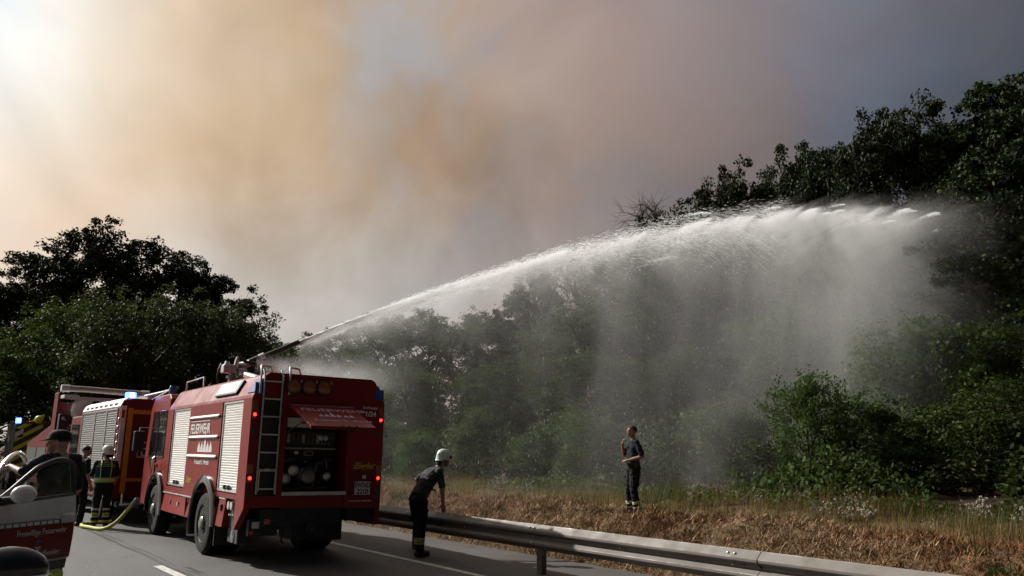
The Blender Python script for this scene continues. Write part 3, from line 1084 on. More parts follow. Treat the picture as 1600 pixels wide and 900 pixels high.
tree('bushB', 20.4, 15.6, 3.2, 'dull green bush right behind the standing firefighter', 260, 1.1, group=GB)
tree('bush', 20.4, 13.1, 3.9, 'large bright green bush right of the standing firefighter', 320, 0.7, group=GB)
tree('bushB', 22.6, 12.2, 3.4, 'dark bush in the shade right of the large bright bush', 15, 1.4, group=GB)
tree('bushB', 23.0, 9.6, 3.6, 'dark bush behind the thistles at the right', 95, 1.5, group=GB)
tree('bush', 26.4, 8.2, 4.6, 'bush with bright leaves at the right picture edge', 215, 1.2, group=GB)
tree('bush', 27.4, 13.0, 6.2, 'tall bush with green highlights at the outer end of the mist', 125, 0.9, group=GB)
tree('bushB', 22.8, 18.4, 3.6, 'shaded bush in the mist behind the large bright bush', 175, 1.4, group=GB)
tree('bushB', 20.6, 22.4, 3.4, 'shaded bush deep in the mist mid picture', 45, 1.5, group=GB)
tree('bushB', 17.6, 33.0, 3.2, 'shaded bush half hidden by the fire engine', 285, 1.6, group=GB)

# ------------------------------------------------------------------ vehicles
def arc_pts(cy_, cz_, r, a0, a1, n):
    return [(cy_ + r * math.cos(a0 + (a1 - a0) * k / n), cz_ + r * math.sin(a0 + (a1 - a0) * k / n)) for k in range(n + 1)]


def wheel_meshes(r, w, nut=True):
    """wheel lying around the X axis, outer face towards -X"""
    M = Matrix.Rotation(-PI / 2, 4, 'Y')   # lathe z -> -x
    ty, rm, hb = MB(), MB(), MB()
    ri = r * 0.62
    ty.lathe([(ri, 0.0), (ri * 1.02, 0.02), (r * 0.80, 0.028), (r * 0.93, 0.012), (r * 0.985, -0.03), (r, -0.06), (r, -w + 0.06), (r * 0.98, -w + 0.03),
              (r * 0.9, -w), (ri, -w + 0.01)], 40, 0, M)
    # tread blocks
    for k in range(40):
        a = 2 * PI * k / 40
        for s in (0, 1):
            x0 = 0.05 + (w - 0.10) * 0.5 * s
            x1 = x0 + (w - 0.10) * 0.5 - 0.012
            Mx = Matrix.Rotation(a + s * PI / 40, 4, 'X')
            ty.box(x0, x1, -0.027 * r / 0.53, 0.027 * r / 0.53, r * 0.985, r * 1.012, 0, Mx)
    rm.lathe([(ri * 1.0, 0.012), (ri * 0.97, 0.016), (ri * 0.93, -0.01), (ri * 0.90, -0.07), (ri * 0.55, -0.085), (ri * 0.50, -0.04), (ri * 0.36, -0.03)], 36, 0, M, cap=False)
    hb.lathe([(ri * 0.36, -0.05), (ri * 0.36, 0.03), (ri * 0.28, 0.055), (ri * 0.12, 0.06)], 20, 0, M)
    if nut:
        for k in range(10):
            a = 2 * PI * k / 10
            hb.box(-0.012, 0.05, -0.014, 0.014, ri * 0.425, ri * 0.425 + 0.028, 0, Matrix.Rotation(a, 4, 'X'))
    return ty.mesh('tyre', 'tyre', True), rm.mesh('rim', 'rim', True), hb.mesh('hub', 'steel', True)


WHEEL = wheel_meshes(0.53, 0.29)
WHEEL2 = wheel_meshes(0.53, 0.58)
CARW = wheel_meshes(0.34, 0.22, False)


def wheel(parent, x, y, r, meshes, left=True):
    w = bpy.data.objects.new('wheel', None)
    COL.objects.link(w)
    w.parent = parent
    w.location = (x, y, r)
    w.empty_display_size = 0.1
    if not left:
        w.rotation_euler = (0, 0, PI)
    for nm, me in zip(('tyre', 'rim', 'hub'), meshes):
        link(nm, me, w)
    return w


SIDE = lambda y, z, x=-1.165: frame((x, y, z), (0, -1, 0), (0, 0, 1))
REAR = lambda x, z, y=-0.004: frame((x, y, z), (1, 0, 0), (0, 0, 1))


def shutter(parent, y0, y1, z0, z1, x, material, n, name='roller_shutter'):
    b = MB()
    h = (z1 - z0) / n
    for k in range(n):
        za = z0 + k * h
        b.prism([(x, za + h * 0.04), (x - 0.006, za + h * 0.20), (x - 0.006, za + h * 0.84), (x, za + h * 0.97), (x + 0.012, za + h * 0.97), (x + 0.012, za + h * 0.04)],
                y0, y1, 'y')
    ob = b.build(name, material, parent)
    fr = MB()
    t = 0.035
    fr.box(x - 0.022, x + 0.012, y0 - t, y0 - 0.001, z0 - t, z1 + t)
    fr.box(x - 0.022, x + 0.012, y1 + 0.001, y1 + t, z0 - t, z1 + t)
    fr.box(x - 0.021, x + 0.012, y0 - 0.001, y1 + 0.001, z1, z1 + t)
    fr.box(x - 0.021, x + 0.012, y0 - 0.001, y1 + 0.001, z0 - t, z0)
    fr.build('frame', 'alu_bright', ob, bevel=0.004)
    hd = MB()
    ym = (y0 + y1) / 2
    hd.box(x - 0.030, x - 0.008, ym - 0.22, ym + 0.22, z0 + 0.03, z0 + 0.05)
    for s in (-0.12, 0.10):
        hd.box(x - 0.045, x - 0.008, ym + s, ym + s + 0.05, z0 + 0.005, z0 + 0.075)
    hd.build('handle', 'black_plastic', ob)
    return ob


TA = R(2.0)
trk = thing('fire_engine', 'large red tanker fire engine shooting water from its roof nozzle', 'fire truck', (4.504 + 1.16 * math.cos(TA), 12.875 - 1.16 * math.sin(TA), 0), -TA)
XL, XR = -1.16, 1.19
body = MB()
TOP = [(XL, 2.64), (XL + 0.02, 2.70), (XL + 0.20, 3.03), (XL + 0.27, 3.07), (XR - 0.27, 3.07), (XR - 0.20, 3.03), (XR - 0.02, 2.70), (XR, 2.64)]
body.prism(TOP, 0.0, 5.75, 'y')
body.box(XL + 0.08, XR - 0.08, 0.70, 5.72, 0.90, 2.66)
# left wall pieces
zt = 2.65
body.prism([(0.0, 0.92), (0.42, 0.56), (0.44, 0.56), (0.44, zt), (0.0, zt)], XL, XL + 0.10, 'x')
mid = [(1.64, zt), (3.86, zt), (3.86, 0.56), (3.06, 0.56)] + arc_pts(2.25, 0.53, 0.81, 0.04, 2.46, 16) + [(1.64, 1.06)]
body.prism(mid, XL, XL + 0.09, 'x')
body.box(XL, XL + 0.09, 0.44, 1.64, 1.03, 1.105)
body.box(XL, XL + 0.09, 3.86, 5.75, 0.92, 1.06)
body.box(XL, XL + 0.09, 5.32, 5.75, 1.06, zt)
# right wall
body.box(XR - 0.09, XR, 0.0, 5.75, 0.60, zt)
# rear frame round ladder recess and pump bay
body.box(XL + 0.10, XL + 0.14, 0.0, 0.70, 0.92, zt)
body.box(XL + 0.50, XL + 0.60, 0.0, 0.70, 0.92, zt)
body.box(XL + 0.14, XL + 0.50, 0.10, 0.70, 0.92, zt)
body.box(0.52, XR - 0.09, 0.0, 0.70, 0.88, zt)
body.box(XL + 0.60, 0.52, 0.03, 0.70, 2.38, zt)
body.box(XL + 0.14, XL + 0.50, 0.0, 0.1, 0.92, 1.10)
body.box(XL + 0.60, 0.52, 0.02, 0.70, 0.90, 1.10)
body.build('body', 'red_paint', trk, bevel=0.018, seg=2)

# horizontal ribs of the middle side panel, each a shadowed step with a bright lip
for z in (2.42, 2.05, 1.70):
    MB().prism([(XL - 0.002, z - 0.05), (XL - 0.034, z - 0.035), (XL - 0.034, z - 0.015), (XL - 0.002, z + 0.012)], 1.72, 3.78, 'y').build('rib', 'red_paint', trk, bevel=0.006)
    MB().prism([(XL - 0.002, z + 0.013), (XL - 0.030, z - 0.010), (XL - 0.036, z - 0.014), (XL - 0.036, z - 0.022), (XL - 0.040, z - 0.010), (XL - 0.004, z + 0.022)], 1.78, 3.74, 'y').build('reflective_strip', 'decal_white', trk)
shutter(trk, 0.50, 1.56, 1.16, 2.60, XL + 0.035, 'shutter', 34)
shutter(trk, 3.95, 5.24, 1.12, 2.60, XL + 0.035, 'shutter', 34)

# lower lockers
lk = MB()
lk.prism([(-1.150, 0.92), (-1.205, 0.56), (-1.08, 0.56), (-1.08, 0.92)], 3.10, 5.66, 'y')
locker = lk.build('locker_door', 'red_paint', trk, bevel=0.01)
MB().box(-1.175, -1.15, 3.12, 5.64, 0.922, 0.94).build('lid_strip', 'alu', locker)
for y in (4.05, 4.70):
    MB().box(-1.196, -1.165, y, y + 0.09, 0.72, 0.80).build('latch', 'chrome', locker)
MB().box(-1.206, -1.17, 3.42, 3.44, 0.57, 0.91).build('seam', 'black_plastic', locker)
lk = MB()
lk.prism([(-1.155, 1.02), (-1.20, 0.56), (-1.08, 0.56), (-1.08, 1.02)], 0.96, 1.34, 'y')
l2 = lk.build('locker_door', 'red_paint', trk, bevel=0.01)
MB().box(-1.20, -1.168, 1.10, 1.18, 0.82, 0.92).build('latch', 'black_plastic', l2)
MB().box(-1.172, -1.15, 0.97, 1.33, 1.004, 1.024).build('lid_strip', 'alu', l2)
MB().box(-1.09, -0.9, 0.44, 0.97, 0.58, 1.02).build('outlet_recess', 'interior', trk)
for k, y in enumerate((0.62, 0.78)):
    c = MB()
    c.lathe([(0.055, 0), (0.055, 0.05), (0.065, 0.055), (0.065, 0.08), (0.045, 0.085), (0.02, 0.085)], 16, 0, Matrix.Translation((-1.09, y, 0.92)) @ Matrix.Rotation(-PI / 2, 4, 'Y'))
    c.build('hose_coupling', 'alu', trk, True)
for y in (0.56, 0.66, 0.76, 0.86):
    MB().lathe([(0.022, 0), (0.022, 0.03), (0.01, 0.04)], 10, 0, Matrix.Translation((-1.09, y, 0.76)) @ Matrix.Rotation(-PI / 2, 4, 'Y')).build('valve', 'steel', trk, True)


def fender(parent, yc, r0, r1, x0, x1, a0=0.02, a1=PI - 0.02, n=22, zc=0.53):
    b = MB()
    rings = []
    for k in range(n + 1):
        a = a0 + (a1 - a0) * k / n
        c, s = math.cos(a), math.sin(a)
        sec = [(x1, r0), (x0 + 0.02, r0), (x0, r0 + 0.02), (x0 + 0.005, (r0 + r1) / 2 + 0.02), (x0 + 0.03, r1 - 0.01), (x1, r1)]
        rings.append([(x, yc + rr * c, zc + rr * s) for x, rr in sec])
    b.loft(rings)
    return b.build('fender', 'black_gloss', parent, True)


fender(trk, 2.25, 0.70, 0.84, -1.24, -1.0, -0.35, PI + 0.0)
fender(trk, 6.20, 0.66, 0.80, -1.24, -0.9, -0.1, PI + 0.1)
wheel(trk, -1.155, 2.25, 0.53, WHEEL2)
wheel(trk, 1.155, 2.25, 0.53, WHEEL2, False)
wheel(trk, -1.17, 6.20, 0.53, WHEEL)
wheel(trk, 1.17, 6.20, 0.53, WHEEL, False)

ch = MB()
for s in (-1, 1):
    ch.box(s * 0.42 - 0.05, s * 0.42 + 0.05, 0.15, 7.6, 0.62, 0.90)
ch.box(-1.0, 1.0, 3.1, 5.5, 0.55, 0.9)
ch.lathe([(0.06, -0.8), (0.13, -0.2), (0.16, 0), (0.13, 0.2), (0.06, 0.8)], 12, 0, Matrix.Translation((0, 2.25, 0.53)) @ Matrix.Rotation(PI / 2, 4, 'Y'))
ch.lathe([(0.06, -0.8), (0.10, 0), (0.06, 0.8)], 12, 0, Matrix.Translation((0, 6.2, 0.53)) @ Matrix.Rotation(PI / 2, 4, 'Y'))
ch.box(-1.05, 1.08, 2.9, 3.0, 0.3, 1.1)
ch.box(-0.9, 0.9, 1.0, 1.9, 0.50, 0.88)
ch.build('chassis', 'chassis', trk, bevel=0.01)
bp = MB()
bp.box(-0.86, 0.50, 0.05, 0.30, 0.62, 0.90)
bp.box(-1.02, -0.55, 0.10, 0.22, 0.48, 0.74)
bp.box(0.60, 1.10, 0.06, 0.30, 0.68, 0.88)
bp.box(-0.32, 0.30, 0.10, 0.7, 0.40, 0.62)
bp.tube([(0.0, 0.14, 0.58), (0.0, -0.02, 0.55), (0.0, -0.10, 0.56)], [0.06, 0.05, 0.04], 10)
bp.box(-0.10, 0.10, -0.02, 0.05, 0.48, 0.68)
for x in (-0.40, -0.15, 0.12):
    bp.tube([(x, 0.3, 0.6), (x, 0.32, 0.36), (x + 0.05, 0.36, 0.33)], 0.018, 6)
bp.build('rear_bumper', 'chassis', trk, bevel=0.012)
for s, x in ((1, -0.86), (1, 0.86)):
    MB().box(x - 0.30, x + 0.30, 1.48, 1.50, 0.22, 0.9).build('mud_flap', 'black_plastic', trk)
MB().box(-0.97, -0.86, 0.085, 0.10, 0.60, 0.70).build('lamp_block', 'decal_white', trk)
MB().box(-0.80, -0.70, 0.045, 0.05, 0.66, 0.74).build('reflector', 'red_lens', trk)
MB().lathe([(0.04, 0), (0.04, 0.02), (0.02, 0.025)], 12, 0, Matrix.Translation((-0.97, 0.10, 0.54)) @ Matrix.Rotation(PI / 2, 4, 'X')).build('reflector', 'red_lens', trk, True)
ring = MB()
ring.lathe([(0.10, 0), (0.10, 0.012), (0.075, 0.014), (0.072, 0.004)], 20, 0, Matrix.Translation((-1.09, 0.66, 0.44)) @ Matrix.Rotation(-PI / 2, 4, 'Y'))
ring.box(-1.108, -1.095, 0.63, 0.69, 0.36, 0.52)
ring.box(-1.107, -1.095, 0.58, 0.74, 0.42, 0.46)
ring.build('step_emblem', 'steel', trk)
MB().box(-1.09, -0.86, 0.42, 0.95, 0.33, 0.58).build('step_box', 'chassis', trk, bevel=0.015)

# rear lamps
for x, z, lit in ((XL + 0.055, 2.38, 1), (XL + 0.055, 1.38, 1), (XR - 0.07, 2.37, 1), (XR - 0.07, 1.38, 1)):
    q = bpy.data.objects.new('tail_lamp', None)
    COL.objects.link(q)
    q.parent = trk
    q.location = (x, 0, z)
    MB().box(-0.042, 0.042, -0.014, 0.0, -0.075, 0.06).build('housing', 'black_plastic', q)
    MB().box(-0.036, 0.036, -0.026, -0.0141, -0.065, 0.05).build('lens', 'red_lens', q, bevel=0.006)
    MB().lathe([(0.027, 0), (0.024, 0.009), (0.01, 0.013)], 14, 0, Matrix.Translation((0, -0.026, 0)) @ Matrix.Rotation(PI / 2, 4, 'X')).build('bulb', 'red_lit', q, True)
    MB().box(-0.042, 0.042, -0.024, 0.0, 0.07, 0.22).build('indicator', 'orange_lens', q, bevel=0.006)
    MB().box(-0.036, 0.036, -0.012, 0.0, -0.30, -0.2).build('reverse_lens', 'rim', q)
for s in (-1, 1):
    X = XL if s < 0 else XR
    b = MB()
    p0, p1 = (X - s * 0.035, 2.73), (X - s * 0.165, 2.965)
    nx, nz = s * 0.873, 0.487
    b.prism([(p0[0], p0[1]), (p0[0] + nx * 0.02, p0[1] + nz * 0.02), (p1[0] + nx * 0.02, p1[1] + nz * 0.02), p1], -0.016, 0.36, 'y')
    b.build('strobe_lens', 'blue_lens', trk, bevel=0.008)
    b = MB()
    b.box(min(X - s * 0.03, X - s * 0.20), max(X - s * 0.03, X - s * 0.20), -0.012, 0.0, 2.715, 2.90)
    b.build('strobe_lens', 'blue_lens', trk, bevel=0.005)
for x in (-0.50, -0.24, 0.02):
    q = bpy.data.objects.new('warning_lamp', None)
    COL.objects.link(q)
    q.parent = trk
    q.location = (x, 0, 2.86)
    Mq = Matrix.Rotation(PI / 2, 4, 'X')
    MB().lathe([(0.125, -0.01), (0.13, 0.02), (0.13, 0.07), (0.112, 0.08)], 24, 0, Mq).build('housing', 'black_plastic', q, True)
    MB().lathe([(0.110, 0.07), (0.107, 0.082), (0.07, 0.10), (0.015, 0.106)], 24, 0, Mq).build('lens', 'orange_lens', q, True)
    MB().box(0.10, 0.125, -0.085, -0.06, 0.07, 0.12).build('clip', 'chrome', q)

# ladder in its recess
lad = bpy.data.objects.new('ladder', None)
COL.objects.link(lad)
lad.parent = trk
for x in (XL + 0.17, XL + 0.47):
    MB().tube([(x, -0.03, 1.13), (x, -0.03, 3.02), (x, 0.05, 3.12)], 0.016, 8).build('rail', 'alu', lad, True)
for k in range(7):
    z = 1.20 + k * 0.285
    MB().box(XL + 0.175, XL + 0.465, -0.045, -0.018, z, z + 0.026).build('rung', 'alu', lad, bevel=0.004)
MB().box(XL + 0.14, XL + 0.50, 0.085, 0.098, 1.12, 2.66).build('recess_panel', 'black_plastic', trk)
fold = MB()
fold.tube([(XL + 0.19, -0.06, 1.18), (XL + 0.19, -0.06, 1.52), (XL + 0.45, -0.06, 1.52), (XL + 0.45, -0.06, 1.18)], 0.012, 6)
fold.build('folding_step', 'alu', lad)
MB().box(XL + 0.26, XL + 0.34, -0.075, -0.055, 1.50, 1.53).build('latch', 'decal_white', lad)
for k, (x, zz) in enumerate(((XL + 0.10, 2.72), (XL + 0.58, 2.72))):
    g = MB()
    g.tube([(x, -0.05, zz), (x, -0.06, 3.06), (x + 0.01, 0.0, 3.16), (x + 0.05, 0.12, 3.19), (x + 0.22, 0.16, 3.17), (x + 0.26, 0.18, 3.08)], 0.018, 8)
    g.build('grab_rail', 'alu', trk, True)
for k in range(9):
    MB().ball((XL + 0.20 + k * 0.03, 0.03, 3.08), 0.011, 6).build('roof_stud', 'alu_bright', trk)

# pump bay
bay = bpy.data.objects.new('pump_bay', None)
COL.objects.link(bay)
bay.parent = trk
BX0, BX1 = XL + 0.60, 0.52
MB().box(BX0, BX1, 0.60, 0.66, 1.10, 2.38).build('back_panel', 'interior', bay)
MB().box(BX0 - 0.01, BX1 + 0.01, -0.05, 0.02, 1.105, 1.165).build('sill', 'shutter', bay, bevel=0.008)
MB().box(BX0 + 0.02, BX1 - 0.09, 0.02, 0.06, 2.20, 2.36).build('roller_bar', 'shutter', bay, bevel=0.008)
MB().box(BX0 + 0.26, BX1 - 0.40, 0.008, 0.02, 2.265, 2.29).build('bar_grip', 'black_plastic', bay)
MB().box(BX0 + 0.03, BX1 - 0.12, 0.24, 0.30, 1.90, 2.14).build('control_panel', 'interior', bay, bevel=0.01)
for k in range(7):
    x = BX0 + 0.10 + k * 0.085
    MB().box(x, x + 0.06, 0.225, 0.24, 1.95, 2.10).build('switch_plate', 'rim' if k % 3 else 'steel', bay, bevel=0.004)
for x in (BX0 + 0.69, BX0 + 0.78):
    Mq = Matrix.Translation((x, 0.24, 2.04)) @ Matrix.Rotation(PI / 2, 4, 'X')
    gq = MB().lathe([(0.042, 0), (0.042, 0.02), (0.036, 0.022)], 18, 0, Mq).build('gauge', 'decal_white', bay, True)
    MB().box(x - 0.004, x + 0.004, 0.212, 0.217, 2.035, 2.068).build('needle', 'decal_black', gq)
for x in (BX0 + 0.66, BX0 + 0.72, BX0 + 0.78, BX0 + 0.84):
    MB().ball((x, 0.232, 1.95), 0.010, 6).build('knob', 'decal_white', bay)
MB().box(BX0 + 0.02, BX1 - 0.12, 0.20, 0.24, 1.845, 1.872).build('shelf_edge', 'steel', bay)
MB().box(BX0 + 0.40, BX0 + 0.56, 0.20, 0.235, 1.74, 1.82).build('display', 'steel', bay, bevel=0.006)
MB().box(BX0 + 0.42, BX0 + 0.54, 0.19, 0.2, 1.755, 1.805).build('display_screen', 'decal_black', bay)
MB().box(BX0 + 0.24, BX0 + 0.30, 0.20, 0.235, 1.77, 1.81).build('tag_plate', 'decal_white', bay)
pm = MB()
pm.lathe([(0.19, 0), (0.20, 0.1), (0.16, 0.2), (0.10, 0.24)], 24, 0, Matrix.Translation((BX0 + 0.52, 0.52, 1.42)) @ Matrix.Rotation(PI / 2, 4, 'X'))
pm.lathe([(0.12, 0), (0.12, 0.05), (0.10, 0.06)], 20, 0, Matrix.Translation((BX0 + 0.52, 0.28, 1.40)) @ Matrix.Rotation(PI / 2, 4, 'X'))
pm.build('pump', 'steel', bay, True)
for x, z, rr in ((BX0 + 0.13, 1.36, 0.075), (BX0 + 0.26, 1.50, 0.075), (BX0 + 0.86, 1.40, 0.06)):
    c = MB()
    c.lathe([(rr, 0), (rr, 0.10), (rr * 1.2, 0.11), (rr * 1.2, 0.15), (rr * 0.9, 0.16), (rr * 0.8, 0.12)], 20, 0, Matrix.Translation((x, 0.40, z)) @ Matrix.Rotation(PI / 2, 4, 'X'))
    c.build('outlet', 'alu', bay, True)
pp = MB()
pp.tube([(BX0 + 0.05, 0.5, 1.2), (BX0 + 0.05, 0.45, 1.62), (BX0 + 0.3, 0.45, 1.70), (BX0 + 0.52, 0.45, 1.66), (BX0 + 0.55, 0.45, 1.5)], 0.03, 8)
pp.tube([(BX0 + 0.80, 0.42, 1.74), (BX0 + 0.84, 0.30, 1.70), (BX0 + 0.86, 0.30, 1.52)], 0.02, 8)
pp.tube([(BX0 + 0.70, 0.5, 1.15), (BX0 + 0.72, 0.42, 1.6), (BX0 + 0.98, 0.42, 1.68)], 0.024, 8)
pp.tube([(BX0 + 0.1, 0.48, 1.18), (BX0 + 0.95, 0.48, 1.2)], 0.03, 8)
pp.build('pipes', 'steel', bay, True)

# raised rear flap with lettering
FH, FE = (0.0, 2.57), (-1.08, 2.17)     # hinge and outer edge (y, z)
fx0, fx1 = XL + 0.585, 0.53
fl = MB()
fl.prism([(FH[0] - 0.01, FH[1]), (FE[0], FE[1]), (FE[0] - 0.012, FE[1] + 0.03), (FH[0] - 0.02, FH[1] + 0.035)], fx0, fx1, 'x')
flap = fl.build('rear_flap', 'red_paint', trk, bevel=0.006)
MB().prism([(FE[0] + 0.0, FE[1] - 0.018), (FE[0] - 0.02, FE[1] - 0.012), (FE[0] - 0.026, FE[1] + 0.03), (FE[0] - 0.006, FE[1] + 0.026)], fx0, fx1, 'x').build('edge_trim', 'red_dull', flap)
fd = Vector((0, FH[0] - FE[0], FH[1] - FE[1])).normalized()
FLAP = lambda x, t: frame((x, FE[0] - 0.014 + fd.y * t, FE[1] + 0.034 + fd.z * t), (1, 0, 0), fd)
text('FEUERWEHR', 0.19, FLAP(fx0 + 0.10, 0.74), 'decal_blue_sheen', 'lettering', flap, sx=1.08, bold=0.002)
MB().add([FLAP(fx0 + 0.02, 1.00) @ Vector(p) for p in ((0, 0, 0.003), (1.10, 0, 0.003), (1.10, 0.022, 0.003), (0, 0.022, 0.003))], [(0, 1, 2, 3)]).build('stripe', 'decal_blue_sheen', flap)
em = MB()
for k, (x, h) in enumerate(((0, 0.10), (0.10, 0.13), (0.20, 0.24), (0.30, 0.13), (0.42, 0.10), (0.52, 0.12))):
    Mx = FLAP(fx0 + 0.30, 0.46)
    em.add([Mx @ Vector(p) for p in ((x, 0, 0.003), (x + 0.10, 0, 0.003), (x + 0.05, h, 0.003))], [(0, 1, 2)])
em.build('emblem', 'decal_blue_sheen', flap)
text('Kreisstadt St. Wendel', 0.11, FLAP(fx0 + 0.16, 0.24), 'decal_blue_sheen', 'lettering', flap)
for s in (0.5, 0.62, 0.74):
    MB().box(fx0 + s, fx0 + s + 0.02, FE[0] - 0.05, FE[0] - 0.02, FE[1] - 0.03, FE[1] + 0.05).build('catch', 'black_plastic', flap)
for x in (fx0 + 0.03, fx1 - 0.03):
    MB().tube([(x, -0.04, 2.12), (x, FE[0] * 0.6, FE[1] + 0.10)], 0.011, 6).build('gas_strut', 'steel', flap, True)

# rear lettering and plate
text('St.Wendel', 0.065, REAR(0.78, 2.555), 'decal_white', 'lettering', trk, bold=0.001)
text('1/24', 0.12, REAR(0.82, 2.43), 'decal_white', 'lettering', trk, bold=0.003)
text('Ziegler', 0.145, REAR(0.66, 1.54), 'decal_yellow', 'lettering', trk, shear=0.25, sx=0.95, bold=0.003)
MB().box(0.66, 0.96, -0.006, -0.002, 1.585, 1.60).build('stripe', 'decal_yellow', trk)
MB().box(0.83, 0.89, -0.03, 0.0, 1.37, 1.43).build('plate_lamp', 'shutter', trk, bevel=0.004)
MB().box(0.60, 1.02, -0.012, 0.0, 1.08, 1.50).build('plate_carrier', 'red_dull', trk)
pl = MB().box(0.695, 0.985, -0.02, -0.012, 1.10, 1.325).build('number_plate', 'plate', trk, bevel=0.006)
text('WND', 0.12, REAR(0.735, 1.225, -0.021), 'decal_black', 'lettering', pl, sx=0.82, bold=0.002)
text('2210', 0.12, REAR(0.735, 1.115, -0.021), 'decal_black', 'lettering', pl, sx=0.88, bold=0.002)
MB().box(0.702, 0.728, -0.0225, -0.0205, 1.22, 1.31).build('plate_badge', 'blue_lens', pl)
text('www.fw-wnd.de', 0.06, REAR(0.60, 0.985), 'decal_white', 'lettering', trk, sx=1.05)

# side lettering
text('FEUERWEHR', 0.255, SIDE(3.70, 2.115), 'decal_white', 'lettering', trk, sx=0.96, bold=0.006)
MB().box(XL - 0.006, XL - 0.001, 2.36, 3.72, 2.335, 2.352).build('stripe', 'decal_white', trk)
b = MB()
for k in range(5):
    y = 2.98 - k * 0.2
    hgt_ = 0.20 if k != 2 else 0.38
    wq = 0.10
    b.add([(XL - 0.005, y + wq, 1.77), (XL - 0.005, y - wq, 1.77), (XL - 0.005, y - wq * 0.8, 1.86), (XL - 0.005, y - wq * 0.3, 1.77 + hgt_ * 0.75), (XL - 0.005, y, 1.77 + hgt_),
           (XL - 0.005, y + wq * 0.3, 1.77 + hgt_ * 0.75), (XL - 0.005, y + wq * 0.8, 1.86)], [(0, 1, 2, 3, 4, 5, 6)])
b.build('town_emblem', 'decal_white', trk)
text('Kreisstadt St. Wendel', 0.13, SIDE(3.20, 1.545), 'decal_white', 'lettering', trk, sx=0.86, bold=0.001)
text('Ziegler', 0.16, SIDE(3.70, 1.20), 'decal_yellow', 'lettering', trk, shear=0.25, sx=0.9)
# side scene light on the chamfer
nx, nz = -0.878, 0.479
b = MB()
pa, pb = Vector((XL + 0.045, 0, 2.745)), Vector((XL + 0.175, 0, 2.985))
b.prism([(pa.x, pa.z), (pb.x, pb.z), (pb.x + nx * 0.05, pb.z + nz * 0.05), (pa.x + nx * 0.05, pa.z + nz * 0.05)], 0.95, 2.25, 'y')
sl_ = b.build('scene_light', 'black_plastic', trk, bevel=0.01)
b = MB()
pa2, pb2 = pa.lerp(pb, 0.10), pa.lerp(pb, 0.92)
b.prism([(pa2.x + nx * 0.05, pa2.z + nz * 0.05), (pb2.x + nx * 0.05, pb2.z + nz * 0.05), (pb2.x + nx * 0.056, pb2.z + nz * 0.056), (pa2.x + nx * 0.056, pa2.z + nz * 0.056)], 1.0, 2.2, 'y')
b.build('lens', 'lens_grey', sl_)

# cab
cab = MB()
prof = [(5.82, 0.95), (5.82, 2.90), (5.98, 3.02), (7.40, 3.02), (7.72, 2.78), (7.98, 1.62), (8.02, 1.30), (8.02, 0.55), (7.05, 0.55)] + arc_pts(6.20, 0.53, 0.80, 0.0, 2.6, 12)
cab.prism(prof, -1.13, 1.13, 'x')
cab.build('cab', 'red_paint', trk, bevel=0.04, seg=3)
for s in (-1, 1):
    X = 1.131 * s
    for y0, y1 in ((5.98, 6.66), (6.80, 7.52)):
        b = MB().prism([(y0, 1.66), (y1, 1.66), (y1 - (0.0 if y1 < 7 else 0.16), 2.66), (y0, 2.66)], X, X + s * 0.012, 'x')
        wn = b.build('side_window', 'window', trk, bevel=0.004)
        MB().prism([(y0 - 0.03, 1.63), (y1 + 0.03, 1.63), (y1 + 0.03, 1.655), (y0 - 0.03, 1.655)], X, X + s * 0.02, 'x').build('seal', 'black_plastic', wn)
    MB().box(min(X, X + s * 0.02), max(X, X + s * 0.02), 6.72, 6.735, 1.0, 2.6).build('door_seam', 'black_plastic', trk)
    MB().box(min(X, X + s * 0.05), max(X, X + s * 0.05), 6.5, 6.66, 1.46, 1.50).build('door_handle', 'chrome', trk, bevel=0.006)
    MB().tube([(X, 6.76, 1.0), (X + s * 0.06, 6.76, 1.05), (X + s * 0.06, 6.76, 1.6), (X, 6.76, 1.65)], 0.016, 8).build('grab_rail', 'alu', trk, True)
    mr = MB().box(min(X + s * 0.10, X + s * 0.34), max(X + s * 0.10, X + s * 0.34), 7.62, 7.74, 1.75, 2.22).build('mirror', 'black_plastic', trk, bevel=0.03)
    MB().tube([(X - s * 0.02, 7.64, 2.30), (X + s * 0.22, 7.68, 2.30), (X + s * 0.22, 7.68, 1.62), (X - s * 0.02, 7.66, 1.62)], 0.014, 6).build('bracket', 'alu', mr, True)
b = MB().add([(-1.0, 8.0, 1.62), (1.0, 8.0, 1.62), (0.95, 7.77, 2.70), (-0.95, 7.77, 2.70)], [(0, 1, 2, 3)])
b.build('windscreen', 'window', trk)
for x in (-0.96, 0.96):
    q = bpy.data.objects.new('beacon', None)
    COL.objects.link(q)
    q.parent = trk
    q.location = (x, 6.5, 3.01)
    MB().lathe([(0.10, 0), (0.10, 0.04), (0.08, 0.05)], 18).build('base', 'black_plastic', q, True)
    MB().lathe([(0.085, 0.05), (0.09, 0.10), (0.088, 0.19), (0.07, 0.215), (0.02, 0.22)], 18).build('lens', 'blue_lens', q, True)
b = MB()
b.tube([(-0.85, 5.72, 3.05), (-0.85, 5.70, 3.27), (-0.85, 4.3, 3.29), (-0.85, 4.28, 3.06)], 0.02, 8)
b.build('roof_rail', 'alu_bright', trk, True)
b = MB()
b.tube([(-0.90, 9.0, 3.02), (-0.90, 7.0, 3.18), (-0.90, 6.95, 3.0)], 0.025, 8)
b.tube([(-0.90, 7.75, 3.12), (-0.90, 7.74, 2.74)], 0.02, 8)
b.build('roof_rail', 'alu_bright', trk, True)

